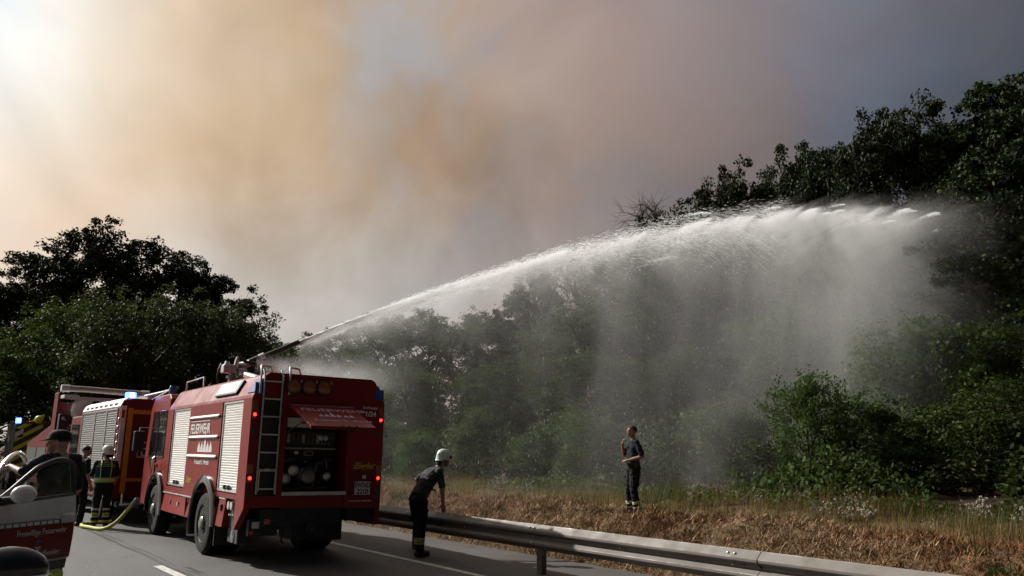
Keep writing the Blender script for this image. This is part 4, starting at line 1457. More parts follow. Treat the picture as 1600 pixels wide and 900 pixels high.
# roof monitor: turret, elbow, counter-weight lines and barrel along the jet
JS, JE = Vector((5.75, 17.2, 0)), Vector((30.0, 13.6, 0))
JD = (JE - JS).normalized()
JN = Vector((-JD.y, JD.x, 0))
JZ = lambda s: 3.59 + 0.537 * s - 0.0095 * s * s
trk_m = Matrix.Translation(trk.location) @ Matrix.Rotation(-TA, 4, 'Z')
TI = trk_m.inverted()


def jl(s, n, z):
    return TI @ (JS + JD * s + JN * n + Vector((0, 0, z)))


mon = bpy.data.objects.new('water_monitor', None)
COL.objects.link(mon)
mon.parent = trk
b = MB()
b.lathe([(0.20, 3.06), (0.20, 3.12), (0.13, 3.14), (0.13, 3.30), (0.17, 3.31), (0.17, 3.36), (0.11, 3.38), (0.11, 3.44)], 20, 0, Matrix.Translation(jl(-0.15, 0, 0)))
b.build('turret', 'steel', mon, True)
b = MB()
b.tube([jl(-0.15, 0, 3.36), jl(-0.15, 0.0, 3.48), jl(-0.10, 0.14, 3.56), jl(-0.02, 0.18, 3.60), jl(0.08, 0.10, 3.64), jl(0.16, 0, JZ(0.16))], [0.10, 0.10, 0.095, 0.09, 0.085, 0.075], 12)
b.build('elbow', 'steel', mon, True)
b = MB()
b.box(-0.14, 0.14, -0.12, 0.12, -0.09, 0.09, 0, Matrix.Translation(jl(-0.28, -0.02, 3.50)))
b.box(-0.09, 0.09, -0.09, 0.09, -0.08, 0.08, 0, Matrix.Translation(jl(-0.02, -0.06, 3.44)))
b.build('gear_housing', 'alu', mon, bevel=0.02)
b = MB()
b.tube([jl(-0.45, -0.1, 3.60), jl(-0.50, -0.12, 3.48), jl(-0.52, -0.12, 3.32), jl(-0.46, -0.10, 3.10)], 0.022, 8)
b.tube([jl(-0.14, -0.1, 3.84), jl(-0.08, -0.14, 3.74), jl(0.04, -0.16, 3.66), jl(0.22, -0.16, 3.64), jl(0.38, -0.12, 3.68), jl(0.46, -0.04, 3.76), jl(0.45, 0, 3.82)],
       [0.03, 0.035, 0.04, 0.042, 0.042, 0.036, 0.03], 10)
b.build('control_hose', 'black_plastic', mon, True)
b = MB()
b.tube([jl(-0.16, -0.08, 3.55), jl(-0.13, -0.1, 3.76)], [0.06, 0.04], 8)
b.tube([jl(-0.34, -0.06, 3.55), jl(-0.33, -0.06, 3.66)], [0.07, 0.05], 8)
b.build('lever', 'alu_bright', mon, True)
b = MB()
pt = [jl(s, 0, JZ(s)) for s in (0.14, 0.30, 0.40, 0.44, 1.16, 1.17)]
b.tube(pt, [0.085, 0.085, 0.07, 0.062, 0.055, 0.045], 16)
b.build('barrel', 'rim', mon, True)
b = MB()
b.tube([jl(0.34, 0, JZ(0.34)), jl(0.44, 0, JZ(0.44))], 0.095, 14)
b.build('collar', 'alu_bright', mon, True)
b = MB()
b.tube([jl(0.02, -0.4, 3.36), jl(0.22, -0.9, 3.24), jl(0.30, -1.1, 3.20)], [0.075, 0.075, 0.07], 12)
b.build('suction_pipe', 'alu_bright', mon, True)

# ------------------------------------------------------------------ second fire engine in front of the first
t2 = thing('fire_engine', 'red fire engine with grey roller shutters and orange rear stripe, parked ahead', 'fire truck', (4.36 + 1.15, 21.75, 0), R(0.4))
b = MB()
b.prism([(-1.15, 0.60), (-1.15, 2.86), (-1.08, 2.98), (-0.9, 3.04), (0.9, 3.04), (1.08, 2.98), (1.15, 2.86), (1.15, 0.60)], 0.0, 5.0, 'y')
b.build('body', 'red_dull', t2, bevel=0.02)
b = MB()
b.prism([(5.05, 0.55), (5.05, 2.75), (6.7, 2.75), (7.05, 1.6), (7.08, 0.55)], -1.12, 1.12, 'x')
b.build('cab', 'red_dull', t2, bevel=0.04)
MB().box(-1.135, -1.12, 5.3, 6.5, 1.6, 2.5).build('side_window', 'window', t2)
for y0, y1 in ((0.30, 1.42), (1.56, 2.88), (3.02, 4.70)):
    shutter(t2, y0, y1, 1.0, 2.76, -1.156, 'shutter_grey', 30)
b = MB()
b.prism([(-1.152, 2.82), (-1.165, 2.84), (-1.10, 2.99), (-0.98, 3.06), (-0.95, 3.04), (-1.08, 2.97)], 0.02, 4.9, 'y')
gal = b.build('roof_edge', 'alu', t2)
for k in range(7):
    MB().box(-1.15, -1.10, 0.5 + k * 0.6, 0.78 + k * 0.6, 2.86, 2.93).build('vent', 'black_plastic', gal)
MB().box(-0.98, -0.86, -0.012, 0.0, 0.75, 2.80).build('reflective_stripe', 'decal_orange', t2)
MB().box(-0.86, 1.0, -0.012, 0.0, 2.66, 2.76).build('reflective_stripe', 'decal_orange', t2)
MB().box(-0.86, 1.0, -0.012, 0.0, 1.02, 1.10).build('reflective_stripe', 'decal_orange', t2)
MB().box(-1.14, -1.02, -0.03, 0.0, 1.30, 2.85).build('corner_post', 'alu', t2, bevel=0.01)
q = MB().box(-0.58, 0.10, -0.014, 0.0, 1.64, 1.98).build('number_sign', 'decal_white', t2)
b = MB()
for k in range(4):
    for r_ in range(2):
        b.box(-0.55 + k * 0.16, -0.43 + k * 0.16, -0.018, -0.0142, 1.67 + r_ * 0.16, 1.79 + r_ * 0.155)
b.build('sign_fields', 'red_dull', q)
for z in (2.55, 0.95):
    MB().box(-1.14, -1.06, -0.05, -0.031, z, z + 0.2).build('tail_lamp', 'red_lens', t2, bevel=0.006)
bl = MB().box(-1.06, -0.82, 0.02, 0.20, 3.045, 3.19).build('beacon', 'blue_lit', t2, bevel=0.03)
MB().box(-0.98, -0.88, -0.01, 0.015, 3.07, 3.17).build('bulb', 'blue_core', bl, bevel=0.01)
b = MB()
b.box(-1.10, 1.10, 0.1, 6.9, 0.45, 0.62)
b.box(-1.05, 1.05, -0.20, 0.10, 0.44, 0.56)
b.build('chassis', 'chassis', t2, bevel=0.01)
b = MB()
b.tube([(-1.0, -0.25, 0.50), (-0.7, -0.32, 0.50), (-0.5, -0.25, 0.50)], 0.03, 8)
b.tube([(-0.95, -0.22, 0.50), (-0.95, -0.22, 0.75)], 0.025, 8)
b.build('tow_bracket', 'alu_bright', t2, True)
eq = MB()
for k in range(10):
    eq.ball((-1.165, 0.06 + 0.02 * (k % 3), 0.8 + k * 0.19), (0.02, 0.05, 0.05), 8)
eq.build('rear_fittings', 'alu', t2, True)
for y in (1.45, 5.55):
    wheel(t2, -1.13, y, 0.50, WHEEL)
    wheel(t2, 1.13, y, 0.50, WHEEL, False)
b = MB()
b.tube([(-0.6, 0.1, 3.12), (-0.35, -0.5, 3.2), (-0.1, -0.9, 3.3)], 0.03, 8)
b.box(-0.5, 0.9, 0.3, 4.6, 3.045, 3.16)
b.build('roof_ladder', 'alu', t2)

# ------------------------------------------------------------------ third: equipment truck with white roof gear
t3 = thing('fire_truck', 'tall red truck with a pale roof tube and white gear on top, behind the others', 'fire truck', (4.2 + 1.19, 30.37, 0), R(3))
b = MB()
b.prism([(0.9, 0.6), (0.9, 2.55), (4.6, 1.95), (4.6, 0.6)], -1.2, 1.2, 'x')
b.box(-1.2, -1.14, 0.3, 0.9, 2.2, 3.62)
b.box(-1.12, 1.2, 0.7, 0.9, 2.9, 3.3)
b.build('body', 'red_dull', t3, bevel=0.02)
for y0, y1 in ((1.2, 2.6), (2.8, 4.4)):
    MB().box(-1.215, -1.20, y0, y1, 1.0, 1.8).build('side_panel', 'shutter_grey', t3)
MB().tube([(-1.16, -0.05, 3.74), (-0.4, -0.05, 3.74), (0.4, -0.05, 3.72), (1.5, -0.05, 3.70)], 0.10, 14).build('roof_tube', 'roof_tube', t3, True)
for x, w_ in ((-1.22, 0.25), (1.3, 0.25)):
    MB().tube([(x, -0.05, 3.74 if x < 0 else 3.70), (x + w_, -0.05, 3.74 if x < 0 else 3.70)], 0.12, 14).build('tube_end', 'white_paint', t3, True)
b = MB()
b.ball((-0.55, -0.2, 3.05), (0.34, 0.34, 0.42), 16)
b.build('white_tank', 'white_paint', t3, True)
b = MB()
for k in range(6):
    b.lathe([(0.35 - abs(k - 2.5) * 0.03, 0), (0.36 - abs(k - 2.5) * 0.03, 0.01), (0.35 - abs(k - 2.5) * 0.03, 0.02)], 16, 0, Matrix.Translation((-0.55, -0.2, 2.82 + k * 0.08)))
b.build('tank_ribs', 'alu', t3, True)
b = MB()
b.box(-1.0, 0.9, -0.4, -0.3, 3.36, 3.46)
b.box(-0.2, 1.2, -0.3, 0.5, 3.05, 3.14)
b.box(-1.15, -0.7, -0.35, 0.3, 3.40, 3.52)
b.build('roof_frame', 'white_paint', t3, bevel=0.02)
b = MB()
b.box(-1.15, 1.15, 0.0, 0.9, 2.1, 2.9)
b.build('equipment_bay', 'interior', t3, bevel=0.02)
fit = MB()
r = random.Random(3)
for k in range(26):
    x, z = r.uniform(-1.1, 0.2), r.uniform(2.15, 2.85)
    fit.ball((x, -0.01, z), (r.uniform(0.03, 0.09), 0.04, r.uniform(0.02, 0.06)), 8)
fit.build('fittings', 'alu', t3, True)
b = MB()
b.box(-1.1, 1.1, 0.3, 4.5, 0.4, 1.9)
b.build('chassis', 'red_dull', t3)
for y in (1.0, 3.7):
    wheel(t3, -1.18, y, 0.50, WHEEL)
    wheel(t3, 1.18, y, 0.50, WHEEL, False)

# fifth: far vehicle with yellow chevrons
t5 = thing('fire_truck', 'distant emergency vehicle with yellow chevrons and lit blue lamp at far left', 'fire truck', (5.05, 39.4, 0), R(0))
b = MB()
b.prism([(-1.1, 0.5), (-1.1, 2.75), (1.1, 2.75), (1.1, 0.5)], 0, 3.0, 'y')
b.build('body', 'interior', t5, bevel=0.03)
for k in range(5):
    z = 0.8 + k * 0.4
    MB().prism([(-1.08, z), (-0.1, z + 0.62), (-0.1, z + 0.80), (-1.08, z + 0.18)], -0.02, -0.005, 'y').build('chevron', 'chevron_yellow', t5)
MB().box(-1.0, 1.0, -0.03, 0.3, 2.76, 2.86).build('roof_bar', 'red_dull', t5, bevel=0.02)
bl = MB().box(-1.12, -0.92, -0.05, 0.15, 2.77, 3.0).build('beacon', 'blue_lit', t5, bevel=0.03)
MB().box(-1.05, -0.98, -0.07, -0.045, 2.83, 2.94).build('bulb', 'blue_core', bl)
MB().ball((-0.3, -0.1, 2.95), (0.17, 0.17, 0.17), 14).build('round_lamp', 'chevron_yellow', t5, True)
MB().box(-1.08, -0.8, -0.02, -0.002, 2.2, 2.55).build('sign', 'decal_white', t5)
for y in (0.6, 2.3):
    wheel(t5, -1.08, y, 0.45, WHEEL)
    wheel(t5, 1.08, y, 0.45, WHEEL, False)

# ------------------------------------------------------------------ hose lying between the engines
b = MB()
hp = [Vector(p) for p in ((4.46, 19.70, 0.66), (4.33, 19.78, 0.46), (4.21, 19.88, 0.27), (4.07, 20.02, 0.12), (3.93, 20.25, 0.05), (3.78, 20.85, 0.05), (3.72, 21.3, 0.05), (3.9, 21.8, 0.05), (4.5, 22.1, 0.05))]


def smooth_pts(p, n=6):
    out = []
    for i in range(len(p) - 1):
        p0, p1, p2, p3 = p[max(0, i - 1)], p[i], p[i + 1], p[min(len(p) - 1, i + 2)]
        for k in range(n):
            t = k / n
            out.append(0.5 * ((2 * p1) + (p2 - p0) * t + (2 * p0 - 5 * p1 + 4 * p2 - p3) * t * t + (3 * p1 - p0 - 3 * p2 + p3) * t ** 3))
    return out + [p[-1]]


b.tube(smooth_pts(hp), 0.04, 12)
hose = thing('fire_hose', 'yellow-green fire hose running along the ground to the front wheel', 'hose', (0, 0, 0))
b.build('line', 'hose', hose, True)
b = MB()
b.tube([hp[0] + Vector((0.03, -0.06, 0.06)), hp[0], hp[1].lerp(hp[0], 0.6)], 0.052, 12)
b.build('coupling', 'steel', hose, True)

# ------------------------------------------------------------------ cars
def make_car(name, label, paint, loc, rz, scale=(1, 1, 1), open_door=False):
    c = thing(name, label, 'car', loc, rz, None, scale)
    b = MB()
    st = [(2.28, 0.55, 0.42, 0.62), (2.20, 0.78, 0.32, 0.74), (1.95, 0.88, 0.26, 0.90), (1.45, 0.915, 0.26, 1.00), (0.95, 0.92, 0.26, 1.10),
          (0.0, 0.925, 0.26, 1.14), (-1.3, 0.92, 0.26, 1.16), (-1.95, 0.88, 0.28, 1.14), (-2.22, 0.76, 0.36, 1.05), (-2.28, 0.5, 0.45, 0.9)]
    rings = []
    for y, w, z0, z1 in st:
        h = z1 - z0
        half = [(w * 0.80, z0), (w * 0.97, z0 + h * 0.16), (w, z0 + h * 0.45), (w * 0.985, z0 + h * 0.74), (w * 0.93, z0 + h * 0.93), (w * 0.80, z1), (w * 0.4, z1 + 0.025)]
        rings.append([(x, y, z) for x, z in half] + [(-x, y, z) for x, z in half[::-1]])
    b.loft(rings)
    b.build('body', paint, c, True)
    b = MB()
    gs = [(1.02, 0.83, 1.08, 0.02), (0.25, 0.70, 1.10, 0.52), (-0.4, 0.68, 1.12, 0.565), (-1.4, 0.67, 1.12, 0.54), (-1.75, 0.69, 1.12, 0.44), (-2.12, 0.74, 1.08, 0.05)]
    rings = []
    for y, w, z0, h in gs:
        half = [(0.86, z0), (w + (0.86 - w) * 0.25, z0 + h * 0.75), (w, z0 + h * 0.94), (w * 0.85, z0 + h), (w * 0.4, z0 + h * 1.03)]
        rings.append([(x, y, z) for x, z in half] + [(-x, y, z) for x, z in half[::-1]])
    b.loft(rings)
    b.build('cabin_glass', 'glass' if open_door else 'window', c, True)
    b = MB()
    for s in (-1, 1):
        pil = [(s * 0.875, 1.02, 1.085), (s * 0.80, 0.62, 1.385), (s * 0.715, 0.25, 1.615), (s * 0.70, -0.4, 1.675), (s * 0.69, -1.4, 1.65), (s * 0.72, -1.78, 1.52), (s * 0.80, -2.14, 1.14)]
        b.tube(smooth_pts([Vector(p) for p in pil], 5), 0.035, 8)
        b.tube([(s * 0.87, -0.25, 1.12), (s * 0.70, -0.32, 1.66)], 0.04, 6)
    b.build('pillars', 'alu' if open_door else 'black_gloss', c, True)
    b = MB()
    rr = [(0.22, 0.66, 1.625), (-0.4, 0.65, 1.695), (-1.4, 0.64, 1.67), (-1.76, 0.66, 1.565)]
    b.loft([[(-w, y, z), (-w * 0.5, y, z + 0.03), (w * 0.5, y, z + 0.03), (w, y, z), (w, y, z - 0.03), (-w, y, z - 0.03)] for y, w, z in rr])
    b.build('roof', paint, c, True)
    for s in (-1, 1):
        h = MB()
        h.ball((s * 0.70, 2.06, 0.74), (0.17, 0.16, 0.10), 16)
        hl = h.build('headlight', 'chrome', c, True)
        h = MB()
        h.ball((s * 0.70, 2.085, 0.745), (0.16, 0.15, 0.09), 16)
        h.build('lens', 'glass', hl, True)
        MB().box(s * 0.62 - 0.12, s * 0.62 + 0.12, -2.29, -2.20, 0.80, 0.95).build('tail_lamp', 'red_lens', c, bevel=0.02)
        for y in (1.45, -1.40):
            wheel(c, s * 0.90, y, 0.34, CARW, s < 0)
            a = MB()
            a.lathe([(0.40, 0), (0.40, 0.03), (0.36, 0.032)], 26, 0, Matrix.Translation((s * 0.898, y, 0.37)) @ Matrix.Rotation(s * PI / 2, 4, 'Y'))
            a.build('wheel_arch', 'black_plastic', c, True)
    MB().box(-0.5, 0.5, 2.24, 2.30, 0.50, 0.64).build('grille', 'black_plastic', c, bevel=0.02)
    for s in ((1,) if open_door else (-1, 1)):
        mr = MB()
        mr.ball((s * 1.10, 0.78, 1.02 if not open_door else 1.12), (0.165, 0.085, 0.115) if open_door else (0.235, 0.15, 0.150), 18)
        mir = mr.build('mirror', paint, c, True)
        MB().tube([(s * 0.90, 0.74, 0.96), (s * 1.02, 0.76, 0.97)], [0.05, 0.04], 8).build('stalk', 'black_plastic', mir)
        if not open_door:
            pts = [Vector((s * (1.10 + 0.236 * math.cos(a)), 0.78 + 0.152 * math.sin(a), 0.985)) for a in np.linspace(0.15, 1.75, 12)]
            MB().tube(pts, 0.009, 6, flat=0.7).build('indicator_strip', 'chrome', mir, True)
    return c


# dark car in the foreground: only its wing mirror reaches into the picture
make_car('parked_car', 'black car whose rounded wing mirror fills the bottom left corner', 'black_gloss', (-0.40, 6.82, 0), PI, (1.0, 0.70, 1.0))

wc = make_car('command_car', 'white and red fire brigade car with its driver door standing open', 'white_paint', (-0.026, 10.732, 0), R(178), (1, 1, 1), True)
MB().prism([(0.92, 0.34), (0.92, 1.02), (-0.22, 1.06), (-0.22, 0.34)], -0.934, -0.90, 'x').build('door_opening', 'interior', wc)
st = MB()
st.box(-0.62, -0.16, -0.25, 0.30, 0.62, 0.82)
st.box(-0.60, -0.18, -0.42, -0.26, 0.75, 1.35)
st.ball((-0.39, -0.36, 1.46), (0.14, 0.07, 0.11), 12)
st.build('seat', 'cloth_grey', wc, bevel=0.04)

door = bpy.data.objects.new('front_door', None)
COL.objects.link(door)
door.parent = wc
door.location = (-0.92, 0.95, 0)
door.rotation_euler = (0, 0, R(42 - 178))
# X runs from hinge to latch edge, -Y is the outer face
low = [(0.02, 0.62), (0.10, 0.50), (1.02, 0.47), (1.09, 0.52), (1.14, 0.80), (1.16, 1.10), (1.15, 1.285), (0.0, 1.215), (-0.02, 0.95)]
rings = []
for yy, sc in ((0.05, 0.985), (0.02, 1.0), (-0.022, 1.0), (-0.045, 0.98)):
    rings.append([(0.57 + (x - 0.57) * sc, yy - 0.03 * math.sin((z - 0.47) / 0.8 * PI), 0.88 + (z - 0.88) * sc) for x, z in low])
b = MB()
b.loft(rings)
b.build('panel', 'white_paint', door, True)


def dskin(x, z, d=0.004):
    return (x, -0.045 - 0.03 * math.sin((z - 0.47) / 0.8 * PI) - d, z)


def decal(name, x0, x1, z0, z1, material, d=0.004, slope=0.0, n=5):
    b = MB()
    v = []
    for k in range(n + 1):
        z = z0 + (z1 - z0) * k / n
        for x in (x0, x1):
            zz = z + slope * (x - 0.57)
            v.append(dskin(x, zz, d))
    b.add(v, [(2 * k, 2 * k + 1, 2 * k + 3, 2 * k + 2) for k in range(n)])
    return b.build(name, material, door)


decal('red_field', 0.035, 1.118, 0.615, 0.985, 'red_paint', 0.005)
decal('sill_field', 0.10, 1.085, 0.505, 0.60, 'black_plastic', 0.005, -0.01)
decal('white_line', 0.06, 1.10, 0.602, 0.612, 'decal_white', 0.006)
for k in range(9):
    x0 = 0.05 + k * 0.095
    decal('reflective_block', x0, x0 + 0.078, 0.992, 1.028, 'decal_black' if False else 'decal_white', 0.007, 0, 1)
decal('reflective_base', 0.04, 0.92, 0.985, 1.034, 'black_plastic', 0.0045, 0, 1)
DM = lambda x, z: frame(dskin(x, z, 0.007), (1, 0, 0), (0, 0, 1))
text('Freiwillige Feuerwehr', 0.088, DM(0.30, 0.89), 'decal_white', 'lettering', door, sx=0.92)
text('Schiffweiler', 0.088, DM(0.58, 0.665), 'decal_white', 'lettering', door, sx=0.92)
sh = MB()
zz = 0.70
Mx = DM(0.62, 0.73)
sh.add([Mx @ Vector(p) for p in ((-0.05, 0.13, 0), (-0.05, 0.04, 0), (0, -0.01, 0), (0.05, 0.04, 0), (0.05, 0.13, 0))], [(0, 1, 2, 3, 4)])
shd = sh.build('crest', 'reflex_silver', door)
sh = MB()
sh.add([Mx @ Vector(p) for p in ((-0.035, 0.115, 0.002), (-0.035, 0.07, 0.002), (0.035, 0.07, 0.002), (0.035, 0.115, 0.002))], [(0, 1, 2, 3)])
sh.build('crest_field', 'blue_lens', shd)
b = MB()
b.ball((1.00, -0.088, 1.07), (0.11, 0.018, 0.024), 14)
b.build('handle', 'white_paint', door, True)
b = MB()
fr_ = [Vector(p) for p in ((0.0, 0.0, 1.215), (0.20, 0.004, 1.33), (0.45, 0.010, 1.50), (0.62, 0.016, 1.60), (0.85, 0.02, 1.665), (1.02, 0.02, 1.655), (1.10, 0.014, 1.58), (1.15, 0.0, 1.28))]
b.tube(smooth_pts(fr_, 5), 0.030, 8)
b.tube([(0.0, -0.03, 1.225), (1.15, -0.03, 1.295)], 0.018, 6)
b.build('window_frame', 'black_plastic', door, True)
b = MB()
outl = smooth_pts(fr_, 3)
b.add([(p.x, 0.003, p.z) for p in outl], [tuple(range(len(outl)))])
b.build('window_glass', 'glass', door)
b = MB()
b.ball((0.22, -0.17, 1.325), (0.155, 0.085, 0.095), 18)
mir = b.build('mirror', 'white_paint', door, True)
MB().tube([(0.10, -0.03, 1.26), (0.17, -0.12, 1.275)], [0.045, 0.04], 8).build('stalk', 'black_plastic', mir)


# rear door of the same car, also ajar, with a silver window frame
rd = bpy.data.objects.new('rear_door', None)
COL.objects.link(rd)
rd.parent = wc
rd.location = (-0.93, -0.22, 0)
rd.rotation_euler = (0, 0, R(62 - 178))
b = MB()
b.loft([[(0.02, yy, 0.52), (0.62, yy, 0.50), (0.92, yy, 0.72), (1.0, yy, 1.0), (1.0, yy, 1.20), (0.0, yy, 1.16)] for k_, yy in ((0, 0.03), (1, -0.04))])
b.build('panel', 'white_paint', rd, bevel=0.02)
b = MB()
b.tube(smooth_pts([Vector(p) for p in ((0.0, 0, 1.16), (0.10, 0, 1.38), (0.28, 0, 1.58), (0.5, 0, 1.70), (0.75, 0, 1.72), (0.95, 0, 1.55), (1.0, 0, 1.20))], 5), 0.026, 8)
b.build('window_frame', 'alu_bright', rd, True)

# ------------------------------------------------------------------ people
def capsule(mb, a, b, ra, rb, n=12, fl=1.0, side=None):
    a, b = Vector(a), Vector(b)
    d = (b - a)
    L = d.length
    d = d.normalized() if L > 1e-6 else Vector((0, 0, 1))
    u = Vector(side) if side is not None else (Vector((1, 0, 0)) if abs(d.x) < 0.9 else Vector((0, 1, 0)))
    u = (u - d * u.dot(d)).normalized()
    v = d.cross(u)
    rings = []
    for k in range(5):
        th = PI / 2 * (k + 0.15) / 5
        rings.append((a - d * ra * math.cos(th), ra * math.sin(th)))
    for k in range(4, -1, -1):
        th = PI / 2 * (k + 0.15) / 5
        rings.append((b + d * rb * math.cos(th), rb * math.sin(th)))
    mb.loft([[c + (u * math.cos(2 * PI * i / n) + v * math.sin(2 * PI * i / n) * fl) * r for i in range(n)] for c, r in rings])


def hand_caps(wrist, fwd, palm_n, curl, thumb_side, out):
    """palm, four unequal fingers with knuckle bends, thumb leaving the side of the palm"""
    w = Vector(wrist)
    f = Vector(fwd).normalized()
    pn = Vector(palm_n)
    pn = (pn - f * pn.dot(f)).normalized()
    s = f.cross(pn) * thumb_side
    for q in (-0.024, 0.0, 0.024):
        out.append((w + s * q * 0.6, w + f * 0.085 + s * q, 0.017, 0.017, 'skin'))
    for k, (q, L) in enumerate(((0.034, 0.072), (0.012, 0.080), (-0.011, 0.075), (-0.033, 0.058))):
        a = w + f * 0.088 + s * q
        d1 = (f * math.cos(curl) + pn * math.sin(curl))
        m = a + d1 * L * 0.5
        d2 = (f * math.cos(curl * 2.1) + pn * math.sin(curl * 2.1))
        e = m + d2 * L * 0.5
        out.append((a, m, 0.0105, 0.0098, 'skin'))
        out.append((m, e, 0.0098, 0.0085, 'skin'))
    t0 = w + f * 0.025 + s * 0.030
    t1 = t0 + (f * 0.6 + s * 0.75 + pn * 0.3).normalized() * 0.045
    t2 = t1 + (f * 0.9 + s * 0.2 + pn * 0.4).normalized() * 0.032
    out.append((t0, t1, 0.014, 0.0115, 'skin'))
    out.append((t1, t2, 0.0115, 0.0095, 'skin'))


def person(label, loc, rz, scale, J, regions, head_yaw=0.0, head_tilt=0.0, sleeve=0.45, bands=(), hair=True, headgear=None, seed=1, hands=None,
           vest=False, gear=0, bulk=1.0):
    """J: joints in metres, facing +Y.  One continuous remeshed body; clothing colour follows the limbs."""
    p = thing('person', label, 'person', loc, rz, None, scale)
    caps = []

    def limb(a, b, ra, rb, reg):
        caps.append((Vector(J[a]) if isinstance(a, str) else Vector(a), Vector(J[b]) if isinstance(b, str) else Vector(b), ra, rb, reg))
    pel, wst, cst, nek = (Vector(J[k]) for k in ('pelvis', 'waist', 'chest', 'neck'))
    hd = Vector(J['head'])
    # torso from side-by-side capsules so it is wider than deep
    sx = (Vector(J['shR']) - Vector(J['shL'])).normalized()
    for q, r1, r2, r3 in ((-0.075, 0.105, 0.10, 0.105), (0.075, 0.105, 0.10, 0.105), (0.0, 0.115, 0.105, 0.12)):
        limb(pel + Vector((q * 1.05, 0, 0)), wst + sx * q, r1 * bulk, r2 * bulk, 'top' if False else 'hip')
        limb(wst + sx * q, cst + sx * q * 1.25, r2 * bulk, r3 * bulk, 'top')
        limb(cst + sx * q * 1.25, nek + sx * q * 0.9 - (nek - cst).normalized() * 0.07, r3 * bulk, 0.085, 'top')
    limb(nek - (nek - cst).normalized() * 0.04, 'shL', 0.06, 0.066, 'top')
    limb(nek - (nek - cst).normalized() * 0.04, 'shR', 0.06, 0.066, 'top')
    limb(nek - (hd - nek).normalized() * 0.03, nek + (hd - nek) * 0.62, 0.062, 0.055, 'skin')
    for S in 'LR':
        sh_, el, wr = Vector(J['sh' + S]), Vector(J['el' + S]), Vector(J['wr' + S])
        m = sh_.lerp(el, sleeve * 1.9 if sleeve < 0.5 else 1.0)
        if sleeve < 0.5:
            limb(sh_, m, 0.066, 0.062, 'top')
            limb(m, el, 0.048, 0.042, 'skin')
            limb(el, el.lerp(wr, 0.35), 0.042, 0.041, 'skin')
            limb(el.lerp(wr, 0.35), wr, 0.041, 0.027, 'skin')
        else:
            limb(sh_, el, 0.070, 0.056, 'top')
            limb(el, wr, 0.056, 0.040, 'top')
        hip, kn, an = Vector(J['hip' + S]), Vector(J['kn' + S]), Vector(J['an' + S])
        limb(hip, kn, 0.108 * bulk, 0.080 * bulk, 'leg')
        limb(hip + Vector((0, -0.03, -0.02)), kn, 0.100 * bulk, 0.078 * bulk, 'leg')
        limb(kn, kn.lerp(an, 0.5), 0.080 * bulk, 0.080, 'shin')
        limb(kn.lerp(an, 0.5), an.lerp(kn, 0.16), 0.080, 0.086, 'shin')
        fd_ = Vector(J.get('foot' + S, (0, 1, 0))).normalized()
        limb(an + Vector((0, 0, 0.10)), an - Vector((0, 0, 0.02)), 0.056, 0.052, 'boot')
        limb(an - fd_ * 0.05 - Vector((0, 0, 0.045)), an + fd_ * 0.07 - Vector((0, 0, 0.045)), 0.044, 0.047, 'boot')
        limb(an + fd_ * 0.07 - Vector((0, 0, 0.045)), an + fd_ * 0.16 - Vector((0, 0, 0.052)), 0.047, 0.036, 'boot')
        hs = (hands or {}).get(S, None)
        fw = (wr - el).normalized() if hs is None or hs[0] is None else Vector(hs[0])
        pn = Vector((0, 0.3, 0)) + (Vector((1, 0, 0)) if S == 'L' else Vector((-1, 0, 0))) if hs is None else Vector(hs[1])
        hand_caps(wr, fw, pn, 0.45 if hs is None else hs[2], 1 if S == 'L' else -1, caps)
    # head: skull, face, jaw, nose, brow, ears
    HM = Matrix.Translation(hd) @ Euler((head_tilt, 0, head_yaw)).to_matrix().to_4x4()
    hp_ = lambda x, y, z: HM @ Vector((x, y, z))
    hc = [((0, -0.022, 0.035), (0, 0.012, 0.040), 0.088, 0.080), ((0, 0.012, 0.012), (0, 0.040, -0.030), 0.070, 0.058), ((0, 0.030, -0.050), (0, 0.056, -0.088), 0.050, 0.026),
          ((-0.035, 0.0, -0.05), (-0.012, 0.058, -0.092), 0.034, 0.020), ((0.035, 0.0, -0.05), (0.012, 0.058, -0.092), 0.034, 0.020),
          ((0, 0.092, 0.016), (0, 0.112, -0.022), 0.010, 0.014), ((-0.030, 0.076, 0.030), (0.030, 0.076, 0.030), 0.018, 0.018),
          ((-0.016, 0.090, -0.052), (0.016, 0.090, -0.052), 0.010, 0.010), ((-0.014, 0.086, -0.062), (0.014, 0.086, -0.062), 0.010, 0.010),
          ((-0.079, -0.01, 0.018), (-0.082, -0.012, -0.025), 0.014, 0.010), ((0.079, -0.01, 0.018), (0.082, -0.012, -0.025), 0.014, 0.010)]
    for a, b_, ra, rb in hc:
        caps.append((hp_(*a), hp_(*b_), ra, rb, 'skin'))
    mb = MB()
    for a, b_, ra, rb, reg in caps:
        capsule(mb, a, b_, ra, rb, 12)
    raw = bpy.data.meshes.new('raw')
    raw.from_pydata(mb.v, [], mb.f)
    tmp = bpy.data.objects.new('tmp', raw)
    COL.objects.link(tmp)
    md = tmp.modifiers.new('r', 'REMESH')
    md.mode = 'VOXEL'
    md.voxel_size = 0.0105
    sm_ = tmp.modifiers.new('s', 'SMOOTH')
    sm_.factor = 0.5
    sm_.iterations = 3
    dg = bpy.context.evaluated_depsgraph_get()
    me = bpy.data.meshes.new_from_object(tmp.evaluated_get(dg))
    bpy.data.objects.remove(tmp)
    me.name = 'body'
    nv = len(me.vertices)
    V = np.empty(nv * 3, np.float32)
    me.vertices.foreach_get('co', V)
    V = V.reshape(-1, 3).astype(float)
    A = np.array([tuple(c[0]) for c in caps])
    B = np.array([tuple(c[1]) for c in caps])
    RA = np.array([c[2] for c in caps])
    RB = np.array([c[3] for c in caps])
    regs = [c[4] for c in caps]

